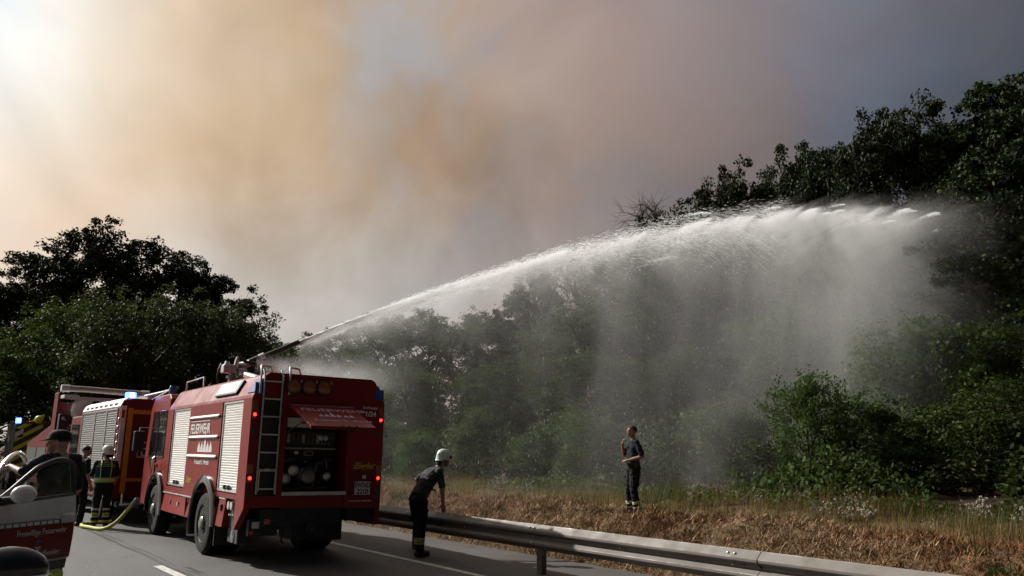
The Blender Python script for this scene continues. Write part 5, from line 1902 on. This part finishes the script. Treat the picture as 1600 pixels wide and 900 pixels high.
    def nearest(Q):
        best = np.full(len(Q), 1e9)
        bi = np.zeros(len(Q), int)
        bt_ = np.zeros(len(Q))
        for k in range(len(caps)):
            ab = B[k] - A[k]
            t = np.clip(((Q - A[k]) @ ab) / (ab @ ab + 1e-12), 0, 1)
            dd = np.linalg.norm(Q - (A[k] + t[:, None] * ab), axis=1) - (RA[k] + (RB[k] - RA[k]) * t)
            m = dd < best
            best[m] = dd[m]
            bi[m] = k
            bt_[m] = t[m]
        return bi, bt_
    bi, _ = nearest(V)
    no = np.empty(nv * 3, np.float32)
    me.vertices.foreach_get('normal', no)
    no = no.reshape(-1, 3)
    amp = np.array([{'skin': 0.0, 'boot': 0.002, 'top': 0.010, 'hip': 0.011, 'leg': 0.013, 'shin': 0.014}[regs[i]] for i in bi])
    nz_ = np.array([mnoise.noise((v[0] * 9 + seed, v[1] * 9, v[2] * 16)) + 0.5 * mnoise.noise((v[0] * 22 + seed, v[1] * 22, v[2] * 34)) for v in V])
    V = V + no * (nz_ * amp)[:, None]
    V[:, 2] = np.maximum(V[:, 2], 0.0)
    me.vertices.foreach_set('co', V.astype(np.float32).ravel())
    pc = np.empty(len(me.polygons) * 3, np.float32)
    me.polygons.foreach_get('center', pc)
    pc = pc.reshape(-1, 3).astype(float)
    fi, ft = nearest(pc)
    names = [regions['top'], regions['leg'], 'boot', regions.get('skin', 'skin')] + [bm_ for _, _, bm_ in bands]
    me.materials.clear()
    for nm in names:
        me.materials.append(MATS[nm])
    key = {'top': 0, 'hip': 1, 'leg': 1, 'shin': 1, 'boot': 2, 'skin': 3}
    mi = np.array([key[regs[i]] for i in fi])
    # shirt hangs over the hip
    wz = 0.35 * pel.z + 0.65 * wst.z
    for k in range(len(mi)):
        if regs[fi[k]] == 'hip' and (pc[k] - np.array(pel)) @ np.array(wst - pel) / ((wst - pel).length_squared) > 0.35:
            mi[k] = 0
    for S in 'LR':
        kn, an = np.array(J['kn' + S]), np.array(J['an' + S])
        ab = an - kn
        for q, (t0, t1, _) in enumerate(bands):
            t = (pc - kn) @ ab / (ab @ ab)
            near = np.linalg.norm(pc - (kn + t[:, None] * ab), axis=1) < 0.15
            isl = np.array([regs[i] in ('shin', 'leg') for i in fi])
            mi[(t > t0) & (t < t1) & near & isl] = 4 + q
    me.polygons.foreach_set('material_index', mi.astype(np.int32))
    me.polygons.foreach_set('use_smooth', [True] * len(me.polygons))
    link('body', me, p)
    # eyes
    ey = MB()
    for s in (-1, 1):
        ey.ball(tuple(hp_(s * 0.029, 0.083, 0.008)), 0.0105, 8)
    ey.build('eyes', 'decal_black', p, True)
    if hair:
        h = MB()
        n, k = 20, 12
        rings = []
        for i in range(k + 1):
            th = 0.03 + 1.78 * i / k
            ring = []
            for j in range(n):
                ph = 2 * PI * j / n
                y = math.sin(ph)
                cut = 1.0 if y < 0.25 else 0.70
                t2_ = th * (cut if i > k * 0.5 else 1)
                rr = 1 + 0.02 * math.sin(j * 5.1 + i * 3.3)
                ring.append(hp_(0.096 * rr * math.sin(t2_) * math.cos(ph), -0.012 + 0.108 * rr * math.sin(t2_) * y, 0.042 + 0.094 * rr * math.cos(t2_)))
            rings.append(ring)
        h.loft(rings, cap=True)
        h.build('hair', 'hair', p, True)
    if headgear == 'helmet':
        h = MB()
        n = 24
        rings = []
        for r_, z in ((0.02, 0.185), (0.06, 0.178), (0.10, 0.150), (0.122, 0.105), (0.130, 0.055), (0.132, 0.02), (0.140, 0.005), (0.128, 0.0)):
            rings.append([hp_(r_ * 0.90 * math.cos(2 * PI * j / n), -0.01 + r_ * 1.08 * math.sin(2 * PI * j / n), z + 0.0 - (0.035 if math.sin(2 * PI * j / n) < -0.4 and z < 0.06 else 0)) for j in range(n)])
        h.loft(rings)
        hel = h.build('helmet', regions.get('helmet', 'helmet_white'), p, True)
        b_ = MB()
        for x in (-0.045, 0.0, 0.045):
            pts = [hp_(x, 0.11 - 0.02 * abs(x) * 20, 0.10), hp_(x, 0.06, 0.168 - abs(x) * 0.3), hp_(x, -0.03, 0.186 - abs(x) * 0.4), hp_(x, -0.10, 0.140 - abs(x) * 0.3), hp_(x, -0.140, 0.06)]
            b_.tube(smooth_pts(pts, 4), 0.010, 6)
        b_.build('ridge', 'cloth_grey', hel, True)
        b_ = MB()
        b_.loft([[hp_(0.128 * math.sin(a), -0.01 + 0.148 * math.cos(a), z) for a in np.linspace(-1.1, 1.1, 11)] + [hp_(0.122 * math.sin(a), -0.01 + 0.138 * math.cos(a), z) for a in np.linspace(1.1, -1.1, 11)] for z in (0.03, 0.075)])
        b_.build('visor', 'black_gloss', hel, True)
        b_ = MB()
        b_.tube([hp_(-0.095, 0.0, 0.01), hp_(-0.075, 0.03, -0.08), hp_(0, 0.05, -0.125), hp_(0.075, 0.03, -0.08), hp_(0.095, 0.0, 0.01)], 0.008, 6)
        b_.build('chin_strap', 'cloth_black', hel, True)
        b_ = MB()
        b_.loft([[hp_(0.112 * math.sin(a), -0.01 - 0.125 * math.cos(a), z) for a in np.linspace(-1.0, 1.0, 9)] + [hp_(0.104 * math.sin(a), -0.01 - 0.115 * math.cos(a), z) for a in np.linspace(1.0, -1.0, 9)] for z in (-0.10, 0.0)])
        b_.build('neck_guard', 'cloth_black', hel, True)
    if headgear == 'cap':
        h = MB()
        n = 22
        rings = []
        for r_, z in ((0.02, 0.150), (0.06, 0.145), (0.095, 0.120), (0.108, 0.085), (0.112, 0.045), (0.106, 0.040)):
            rings.append([hp_(r_ * 0.92 * math.cos(2 * PI * j / n), -0.012 + r_ * 1.05 * math.sin(2 * PI * j / n), z) for j in range(n)])
        h.loft(rings)
        cp = h.build('cap', 'cloth_black', p, True)
        b_ = MB()
        b_.loft([[hp_(0.085 * math.sin(a), 0.085 + (0.02 + e) * math.cos(a) - 0.02, 0.060 - e * 0.25 + dz) for a in np.linspace(-1.35, 1.35, 11)] for e, dz in ((0.0, 0), (0.10, 0), (0.10, -0.006), (0.0, -0.006))], close=False, cap=False)
        b_.build('brim', 'cloth_black', cp, True)
    if gear:
        # belt, trouser pockets and a hand radio
        bl_ = MB()
        c = pel.lerp(wst, 0.42)
        bl_.loft([[c + Vector((0, 0, dz)) + sx * (rx * math.cos(2 * PI * j / 24)) + Vector((0, 1, 0)) * rx * 0.66 * math.sin(2 * PI * j / 24) for j in range(24)]
                  for rx, dz in ((0.192 * bulk, -0.02), (0.196 * bulk, -0.018), (0.196 * bulk, 0.018), (0.192 * bulk, 0.02))], cap=False)
        bl_.build('belt', 'boot', p, True)
        for S, sg in (('L', -1), ('R', 1)):
            m_ = Vector(J['hip' + S]).lerp(Vector(J['kn' + S]), 0.62) + Vector((sg * 0.098 * bulk, 0, 0))
            pk = MB().box(m_.x - 0.022, m_.x + 0.022, m_.y - 0.075, m_.y + 0.075, m_.z - 0.10, m_.z + 0.09).build('pocket', regions['leg'], p, bevel=0.018)
            MB().box(m_.x - 0.028, m_.x + 0.028, m_.y - 0.082, m_.y + 0.082, m_.z + 0.055, m_.z + 0.10).build('flap', regions['leg'], pk, bevel=0.01)
        rp = c + sx * (gear * 0.205 * bulk)
        rd_ = MB().box(rp.x - 0.022, rp.x + 0.022, rp.y - 0.03, rp.y + 0.03, rp.z - 0.09, rp.z + 0.06).build('radio', 'black_plastic', p, bevel=0.008)
        MB().tube([rp + Vector((0, 0.015, 0.05)), rp + Vector((0, 0.015, 0.17))], [0.007, 0.004], 6).build('aerial', 'black_plastic', rd_)
    if vest:
        # hi-vis vest panels hugging the upper body
        vb = MB()
        ringsv = []
        for t, rx, ry in ((-0.05, 0.215, 0.15), (0.25, 0.20, 0.145), (0.55, 0.215, 0.155), (0.85, 0.215, 0.15), (1.0, 0.17, 0.12)):
            c = pel.lerp(nek, 0.12 + 0.80 * t)
            ringsv.append([c + sx * rx * math.cos(2 * PI * j / 24) + Vector((0, 1, 0)) * ry * math.sin(2 * PI * j / 24) for j in range(24)])
        vb.loft(ringsv, cap=False)
        ve = vb.build('vest', 'cloth_blue', p, True)
        for t0, t1, mm in ((0.0, 0.10, 'vest'), (0.10, 0.17, 'reflex_silver'), (0.17, 0.24, 'vest')):
            q_ = MB()
            rr_ = []
            for t in (t0, t1):
                c = pel.lerp(nek, 0.12 + 0.80 * t)
                rr_.append([c + sx * 0.222 * math.cos(2 * PI * j / 24) + Vector((0, 1, 0)) * 0.158 * math.sin(2 * PI * j / 24) for j in range(24)])
            q_.loft(rr_, cap=False)
            q_.build('reflective_band', mm, ve, True)
        for s in (-1, 1):
            q_ = MB()
            pts = [pel.lerp(nek, 0.12 + 0.80 * t) + sx * s * x + Vector((0, -y, 0)) for t, x, y in ((0.2, 0.10, 0.145), (0.5, 0.105, 0.152), (0.8, 0.11, 0.150), (1.0, 0.10, 0.118), (1.08, 0.10, 0.03))]
            q_.tube(smooth_pts(pts, 3), 0.034, 6, flat=0.3)
            q_.build('reflective_band', 'vest', ve, True)
        q_ = MB()
        ringsv = []
        for t, k in ((0.80, 1.03), (0.92, 1.03), (1.03, 1.02)):
            c = pel.lerp(nek, 0.12 + 0.80 * t)
            w_ = 0.215 if t < 0.9 else 0.19 if t < 1 else 0.15
            ringsv.append([c + sx * w_ * k * math.cos(2 * PI * j / 24) + Vector((0, 1, 0)) * w_ * 0.70 * k * math.sin(2 * PI * j / 24) for j in range(24)])
        q_.loft(ringsv, cap=False)
        q_.build('shoulder_panel', 'vest', ve, True)
    return p


def stand(**kw):
    J = dict(pelvis=(0, 0, 0.95), waist=(0, 0.0, 1.10), chest=(0, -0.01, 1.32), neck=(0, -0.02, 1.50), head=(0, 0.02, 1.665),
             shL=(-0.185, -0.02, 1.44), shR=(0.185, -0.02, 1.44), elL=(-0.25, -0.03, 1.15), elR=(0.25, -0.03, 1.15), wrL=(-0.26, 0.06, 0.90), wrR=(0.26, 0.06, 0.90),
             hipL=(-0.095, 0, 0.92), hipR=(0.095, 0, 0.92), knL=(-0.11, 0.02, 0.50), knR=(0.11, 0.02, 0.50), anL=(-0.12, -0.03, 0.095), anR=(0.12, -0.03, 0.095))
    J.update(kw)
    return J


# leaning firefighter at the guard rail
J1 = stand(pelvis=(0, -0.06, 0.98), waist=(0, 0.02, 1.13), chest=(0, 0.13, 1.29), neck=(0, 0.27, 1.44), head=(0, 0.375, 1.585),
           shL=(-0.185, 0.22, 1.40), shR=(0.185, 0.22, 1.40), elR=(0.225, 0.27, 1.12), wrR=(0.20, 0.30, 0.86), elL=(-0.33, 0.02, 1.24), wrL=(-0.20, 0.20, 1.10),
           hipL=(-0.095, -0.06, 0.94), hipR=(0.095, -0.06, 0.94), knL=(-0.10, -0.02, 0.51), knR=(0.10, -0.04, 0.51), anL=(-0.11, 0.02, 0.095), anR=(0.11, -0.06, 0.095))
BANDS = ((0.50, 0.57, 'reflex_yellow'), (0.60, 0.64, 'reflex_silver'), (0.67, 0.74, 'reflex_yellow'))
person('firefighter in grey shirt and pale helmet leaning over the guard rail', (7.84, 13.02, 0), R(-100), 1.075, J1, dict(top='cloth_grey', leg='cloth_black', skin='skin_tan', helmet='helmet_mint'),
       head_tilt=R(-8), bands=BANDS, hair=False, headgear='helmet', seed=3, hands={'R': ((0.0, 0.2, -1), (-1, 0, 0.1), 0.35), 'L': ((0.5, 0.8, -0.3), (0.4, 0.2, -0.8), 0.4)}, gear=1, bulk=1.2)

# firefighter standing on the bank
gx2, gy2 = 12.62, 12.35
J2 = stand(pelvis=(0.01, 0, 0.95), elL=(-0.30, -0.10, 1.16), wrL=(-0.10, 0.17, 1.07), elR=(0.28, 0.10, 1.20), wrR=(0.12, 0.19, 1.42),
           hipL=(-0.09, 0, 0.92), hipR=(0.11, 0, 0.92), knL=(-0.13, 0.04, 0.50), knR=(0.10, 0.06, 0.50), anL=(-0.16, -0.02, 0.095), anR=(0.12, 0.04, 0.095),
           footL=(-0.25, 1, 0), footR=(0.35, 1, 0))
B2 = ((0.60, 0.67, 'reflex_silver'), (0.69, 0.73, 'reflex_yellow'), (0.86, 0.93, 'reflex_silver'))
person('bare-headed firefighter in black standing on the grassy bank', (gx2, gy2, float(ground_h(gx2, gy2)) + 0.02), R(64), 1.02, J2, dict(top='cloth_navy', leg='cloth_black', skin='skin_tan'),
       head_yaw=R(-2), head_tilt=R(6), bands=B2, seed=9, hands={'R': ((-0.55, -0.1, 1.0), (-0.5, -0.8, -0.2), 0.8), 'L': ((0.8, 0.5, 0.0), (0.1, -0.3, -0.9), 0.6)}, gear=-1, bulk=1.12)

# man in cap behind the open car door
J3 = stand(elL=(-0.26, 0.22, 1.34), wrL=(-0.20, 0.46, 1.40), elR=(0.27, -0.02, 1.15), wrR=(0.22, 0.16, 1.0), shL=(-0.20, -0.02, 1.485), shR=(0.20, -0.02, 1.485), neck=(0, -0.02, 1.53), head=(0, 0.05, 1.645))
person('man in dark cap and navy shirt standing behind the open car door', (1.64, 11.28, 0), R(34), 1.125, J3, dict(top='cloth_navy', leg='cloth_black', skin='skin_tan'),
       head_yaw=R(42), bands=((0.20, 0.36, 'reflex_silver'), (0.45, 0.60, 'reflex_yellow'), (0.66, 0.80, 'reflex_silver')), hair=True, headgear='cap', seed=14,
       hands={'L': ((0.1, 1, -0.15), (0.2, 0, -1), 0.25)}, bulk=1.28)

# firefighter with vest beside the second engine
J4 = stand(elL=(-0.27, 0.06, 1.15), wrL=(-0.15, 0.28, 1.10), elR=(0.27, 0.02, 1.15), wrR=(0.22, 0.20, 0.98))
person('firefighter in white helmet and yellow vest beside the second fire engine', (4.02, 20.95, 0), R(-6), 1.02, J4, dict(top='cloth_navy', leg='cloth_black', skin='skin_tan'),
       head_yaw=R(35), bands=((0.15, 0.26, 'reflex_silver'), (0.40, 0.50, 'reflex_yellow'), (0.54, 0.62, 'reflex_silver'), (0.80, 0.92, 'reflex_yellow')), hair=False, headgear='helmet', seed=21, vest=True, bulk=1.05)
J5 = stand(head=(0, 0.03, 1.66))
person('dark-haired person in black half hidden by the firefighter in the yellow vest', (3.72, 21.9, 0), R(-70), 1.04, J5, dict(top='cloth_black', leg='cloth_black', skin='skin_tan'), seed=27)

# ------------------------------------------------------------------ water: jet, drops and drifting mist
jet = thing('water_jet', 'white arc of water shot from the roof nozzle across to the trees', 'water jet', (JS.x, JS.y, 0), math.atan2(JD.y, JD.x))
g = np.random.default_rng(77)


def JZn(s):
    return 3.59 + 0.537 * s - 0.0095 * s * s


def slivers(name, c, d, L, W, parent, material='water_drops'):
    """thin sheets of tumbling water: c centre, d unit direction, L length, W width"""
    n = len(c)
    ref = np.tile(np.array([[0.3, 0.9, 0.2]]), (n, 1))
    a = np.cross(d, ref)
    a /= np.linalg.norm(a, axis=1)[:, None]
    b = np.cross(d, a)
    L = L.reshape(-1, 1)
    W = W.reshape(-1, 1)
    V = np.empty((n, 4, 3))
    V[:, 0] = c - d * L * 0.5
    V[:, 3] = c + d * L * 0.5
    th = g.uniform(0, PI, (n, 1))
    w1 = a * np.cos(th) + b * np.sin(th)
    V[:, 1] = c + w1 * W * 0.5
    V[:, 2] = c - w1 * W * 0.5
    o = (np.arange(n) * 4)[:, None]
    F = o + np.array([[0, 1, 3, 2]])
    me = fast_mesh(name, V.reshape(-1, 3), 4, F.ravel(), material)
    return link(name, me, parent)


def unit(v):
    return v / (np.linalg.norm(v, axis=1)[:, None] + 1e-9)


# solid core breaking up after a few metres
b = MB()
ss = np.arange(1.10, 5.6, 0.18)
b.tube([(s, 0, JZn(s)) for s in ss], [max(0.004, 0.030 - 0.0065 * (s - 1.1)) for s in ss], 10)
b.build('jet_core', 'water_drops', jet, True)
# ligaments along the jet
n = 40000
u = g.uniform(0, 1, n)
s = 1.2 + 15.5 * u ** 1.5
strand = g.integers(0, 26, n)
so = g.normal(0, 1, (26, 2))
wob = np.sin(s * 1.3 + strand * 2.1) * 0.25
rad = 0.015 + 0.0095 * s + 0.0007 * s ** 2
fall = np.abs(g.normal(0, 1, n)) * (0.015 + 0.016 * s + 0.0012 * s ** 2)
nn = (so[strand, 0] * 0.75 + wob + g.normal(0, 0.30, n)) * rad
zz = JZn(s) - 0.25 * rad + (so[strand, 1] * 0.55 + g.normal(0, 0.22, n)) * rad - fall
slope = 0.537 - 0.019 * s - 0.25 * fall / (0.2 + rad)
d = unit(np.stack([np.ones(n), g.normal(0, 0.03, n), slope + g.normal(0, 0.04, n)], 1))
slivers('ligaments', np.stack([s, nn, zz], 1), d, g.uniform(0.08, 0.40, n) * (0.5 + s * 0.02), g.uniform(0.003, 0.009, n) * (0.6 + 0.01 * s), jet)
# torn crests: bunches of water thrown forward with tails curving back and down
C_, D_, L_, W_ = [], [], [], []
for k in range(26):
    st_ = g.uniform(10.5, 25.2) if k > 7 else (12.6, 14.9, 16.1, 18.8, 19.6, 22.3, 23.1, 25.0)[k]
    lat = g.normal(0, 0.45)
    up = g.normal(0.0, 0.10) - abs(g.normal(0, 0.12)) - (0.0 if k <= 7 else abs(g.normal(0, 0.35)))
    Lg = g.uniform(0.6, 3.2)
    m = int(g.uniform(250, 1100) * Lg / 2)
    uu = g.beta(0.7, 3.2, m)
    sp = 0.012 + 0.11 * uu ** 1.2
    sx_ = st_ - uu * Lg
    drop = Lg * (0.16 * uu + 0.38 * uu ** 2) * g.uniform(0.7, 1.3)
    zc = JZn(st_) + up - drop - np.abs(g.normal(0, 1, m)) * sp * 1.6
    nc = lat + g.normal(0, 1, m) * sp * 1.5
    C_.append(np.stack([sx_ + g.normal(0, 0.05, m), nc, zc], 1))
    D_.append(unit(np.stack([np.ones(m), g.normal(0, 0.2, m), 0.20 + 0.75 * uu + g.normal(0, 0.2, m)], 1)))
    L_.append(g.uniform(0.02, 0.08, m))
    W_.append(g.uniform(0.005, 0.012, m))
slivers('torn_crests', np.concatenate(C_), np.concatenate(D_), np.concatenate(L_), np.concatenate(W_), jet)
# falling drops
n = 3000
s = g.uniform(1.5, 25.5, n)
z = g.uniform(0.4, 1, n) ** 1.2 * JZn(s)
keep = g.uniform(0, 1, n) < 0.15 + 0.85 * sstep((s - 2) / 10)
s, z = s[keep], z[keep]
n = len(s)
nn = g.normal(0, 1, n) * (0.2 + 0.07 * s)
zz = z * g.uniform(0.25, 1.0, n)
gz = np.array(ground_h(JS.x + JD.x * s, JS.y + JD.y * s)) + 0.3
zz = np.maximum(zz, gz)
slivers('falling_drops', np.stack([s, nn, zz], 1), unit(np.stack([g.normal(0.05, 0.06, n), g.normal(0, 0.05, n), -np.ones(n)], 1)),
        g.uniform(0.03, 0.10, n), g.uniform(0.002, 0.006, n), jet)

# mist: one closed volume hanging below the arc
mm = bpy.data.materials.new('mist')
mm.use_nodes = True
T = NT(mm.node_tree)
tcd = T.node('ShaderNodeTexCoord')
sep = T.node('ShaderNodeSeparateXYZ')
T.l.new(tcd.outputs['Object'], sep.inputs[0])
s_, n_, z_ = sep.outputs
top = T.math('ADD', T.math('ADD', T.math('MULTIPLY', s_, 0.537), 3.59), T.math('MULTIPLY', T.math('MULTIPLY', s_, s_), -0.0095))
t_ = T.math('SUBTRACT', top, z_)
# warped coordinates: streamers trail back and down
comb = T.node('ShaderNodeCombineXYZ')
T.put(comb.inputs[0], T.math('MULTIPLY', T.math('ADD', s_, T.math('MULTIPLY', t_, 0.10)), 1.0))
T.put(comb.inputs[1], T.math('MULTIPLY', n_, 0.8))
T.put(comb.inputs[2], T.math('MULTIPLY', z_, 0.20))
curt = T.noise(comb.outputs[0], 0.85, 4.0, 0.6, 0.25)
comb2 = T.node('ShaderNodeCombineXYZ')
T.put(comb2.inputs[0], T.math('ADD', s_, T.math('MULTIPLY', t_, -0.55)))
T.put(comb2.inputs[1], n_)
T.put(comb2.inputs[2], T.math('MULTIPLY', z_, 0.75))
wisp = T.noise(comb2.outputs[0], 0.75, 5.0, 0.62, 0.5)
wid = T.math('ADD', T.math('MULTIPLY', s_, 0.055), 0.40)
wid = T.math('ADD', wid, T.math('MULTIPLY', T.math('MAXIMUM', t_, 0.0), 0.05))
q = T.math('DIVIDE', n_, wid)
lat = T.math('EXPONENT', T.math('MULTIPLY', T.math('MULTIPLY', q, q), -1.0))
# plume right under the arc: dense and narrow with a torn upper edge, softer wake below it
comb3 = T.node('ShaderNodeCombineXYZ')
al = T.math('SUBTRACT', T.math('MULTIPLY', s_, 0.90), T.math('MULTIPLY', t_, 0.44))
ac = T.math('ADD', T.math('MULTIPLY', s_, 0.44), T.math('MULTIPLY', t_, 0.90))
T.put(comb3.inputs[0], T.math('MULTIPLY', al, 0.42))
T.put(comb3.inputs[1], T.math('MULTIPLY', n_, 0.45))
T.put(comb3.inputs[2], T.math('MULTIPLY', ac, 1.5))
torn = T.noise(comb3.outputs[0], 1.0, 3.0, 0.55, 0.6)
t_e = T.math('ADD', t_, T.math('MULTIPLY', T.math('SUBTRACT', torn, 0.58), T.math('MULTIPLY', s_, 0.085)))
edge = T.mapr(t_e, T.math('MULTIPLY', s_, -0.002), T.math('ADD', 0.03, T.math('MULTIPLY', s_, 0.010)), 0.0, 1.0, True)
tpos = T.math('MULTIPLY', T.math('MAXIMUM', t_e, 0.0), -1.0)
q2 = T.math('DIVIDE', n_, T.math('ADD', T.math('MULTIPLY', s_, 0.013), 0.06))
lat2 = T.math('EXPONENT', T.math('MULTIPLY', T.math('MULTIPLY', q2, q2), -1.0))
near = T.math('EXPONENT', T.math('DIVIDE', tpos, T.math('ADD', T.math('MULTIPLY', s_, 0.024), 0.05)))
wake = T.math('EXPONENT', T.math('DIVIDE', tpos, T.math('ADD', T.math('MULTIPLY', s_, 0.075), 0.10)))
pl_amp = T.mapr(wisp, 0.40, 0.62, 0.08, 1.3, True)
pl = T.math('MULTIPLY', T.math('MULTIPLY', T.math('MULTIPLY', near, lat2), T.mapr(torn, 0.42, 0.60, 0.05, 2.2)), T.math('MULTIPLY', T.mapr(s_, 0.9, 12.0, 9.0, 4.2), T.mapr(s_, 14.0, 24.0, 1.0, 0.28)))
pl = T.math('MULTIPLY', pl, T.mapr(wisp, 0.38, 0.60, 0.35, 1.35))
pl = T.math('ADD', pl, T.math('MULTIPLY', T.math('MULTIPLY', T.math('MULTIPLY', wake, lat), pl_amp), T.math('ADD', T.mapr(s_, 0.9, 13.0, 0.7, 0.22), T.mapr(s_, 13.0, 20.0, 0.0, 0.12))))
# curtain of falling mist below
cu_amp = T.mapr(curt, 0.36, 0.68, 0.35, 1.45, True)
cu = T.math('MULTIPLY', cu_amp, T.mapr(s_, 0.5, 14.0, 0.034, 0.052, True))
cu = T.math('MULTIPLY', cu, T.math('ADD', 1.0, T.math('MULTIPLY', T.mapr(s_, 12.0, 18.0, 0.0, 1.3, True), T.mapr(z_, 2.5, 8.5, 0.0, 1.0, True))))
cu = T.math('MULTIPLY', cu, T.mapr(z_, 0.2, 5.0, 0.45, 1.0))
far_end = T.mapr(T.math('ADD', s_, T.math('MULTIPLY', T.math('SUBTRACT', wisp, 0.5), 8.0)), 19.5, 26.2, 1.0, 0.0, True)
dens = T.math('MULTIPLY', T.math('ADD', pl, T.math('MULTIPLY', cu, lat)), edge)
dens = T.math('MULTIPLY', dens, far_end)
dens = T.math('MULTIPLY', dens, T.mapr(s_, 0.4, 1.6, 0.0, 1.0))
pv = T.node('ShaderNodeVolumePrincipled')
pv.inputs['Color'].default_value = (0.97, 0.97, 0.97, 1)
pv.inputs['Anisotropy'].default_value = 0.35
T.l.new(T.math('MULTIPLY', dens, 1.0), pv.inputs['Density'])
o = T.node('ShaderNodeOutputMaterial')
T.l.new(pv.outputs[0], o.inputs['Volume'])
MATS['mist'] = mm
mm.cycles.volume_step_rate = 0.22

b = MB()
rings = []
for s in (1.2, 3, 6, 9, 12, 15, 18, 21, 24, 26.3):
    w = (0.40 + 0.055 * s + 0.05 * JZn(s)) * 2.0 + 0.1
    zt_ = JZn(s) + 0.35
    x, y = JS.x + JD.x * s, JS.y + JD.y * s
    zb = max(0.06, 0.02)
    rings.append([(s, -w, zb), (s, w, zb), (s, w * 0.8, zt_), (s, -w * 0.8, zt_)])
b.loft(rings)
mist = b.build('spray_mist', 'mist')
mist.location = (JS.x, JS.y, 0)
mist.rotation_euler = (0, 0, math.atan2(JD.y, JD.x))
tag(mist, 'veil of fine mist drifting down below the water arc', 'mist', None, 'stuff')

# small leak of spray blowing over the engine roof
ml = bpy.data.materials.new('leak_mist')
ml.use_nodes = True
T = NT(ml.node_tree)
tcd = T.node('ShaderNodeTexCoord')
sep = T.node('ShaderNodeSeparateXYZ')
T.l.new(tcd.outputs['Object'], sep.inputs[0])
x_, y_, z_ = sep.outputs
nz_ = T.noise(tcd.outputs['Object'], 2.4, 3.0, 0.6)
wz = T.math('ADD', T.math('MULTIPLY', x_, 0.10), 0.10)
qz = T.math('DIVIDE', T.math('ADD', z_, T.math('MULTIPLY', x_, 0.06)), wz)
qy = T.math('DIVIDE', y_, T.math('ADD', T.math('MULTIPLY', x_, 0.2), 0.15))
den = T.math('EXPONENT', T.math('MULTIPLY', T.math('ADD', T.math('MULTIPLY', qz, qz), T.math('MULTIPLY', qy, qy)), -1.0))
den = T.math('MULTIPLY', den, T.mapr(x_, 0.0, 3.4, 1.1, 0.0))
den = T.math('MULTIPLY', den, T.mapr(nz_, 0.35, 0.65, 0.3, 1.2))
pv = T.node('ShaderNodeVolumePrincipled')
pv.inputs['Color'].default_value = (0.97, 0.97, 0.97, 1)
pv.inputs['Anisotropy'].default_value = 0.35
T.l.new(den, pv.inputs['Density'])
o = T.node('ShaderNodeOutputMaterial')
T.l.new(pv.outputs[0], o.inputs['Volume'])
MATS['leak_mist'] = ml
ml.cycles.volume_step_rate = 0.5
b = MB()
b.loft([[(x, -w, -h), (x, w, -h), (x, w, h), (x, -w, h)] for x, w, h in ((0.05, 0.3, 0.22), (1.5, 0.9, 0.30), (3.4, 1.4, 0.5))])
lk_ = b.build('leak_mist', 'leak_mist')
lk_.location = (5.9, 17.0, 3.62)
lk_.rotation_euler = (0, 0, math.atan2(JD.y, JD.x))
tag(lk_, 'thin mist leaking from the nozzle base over the engine roof', 'mist', None, 'stuff')
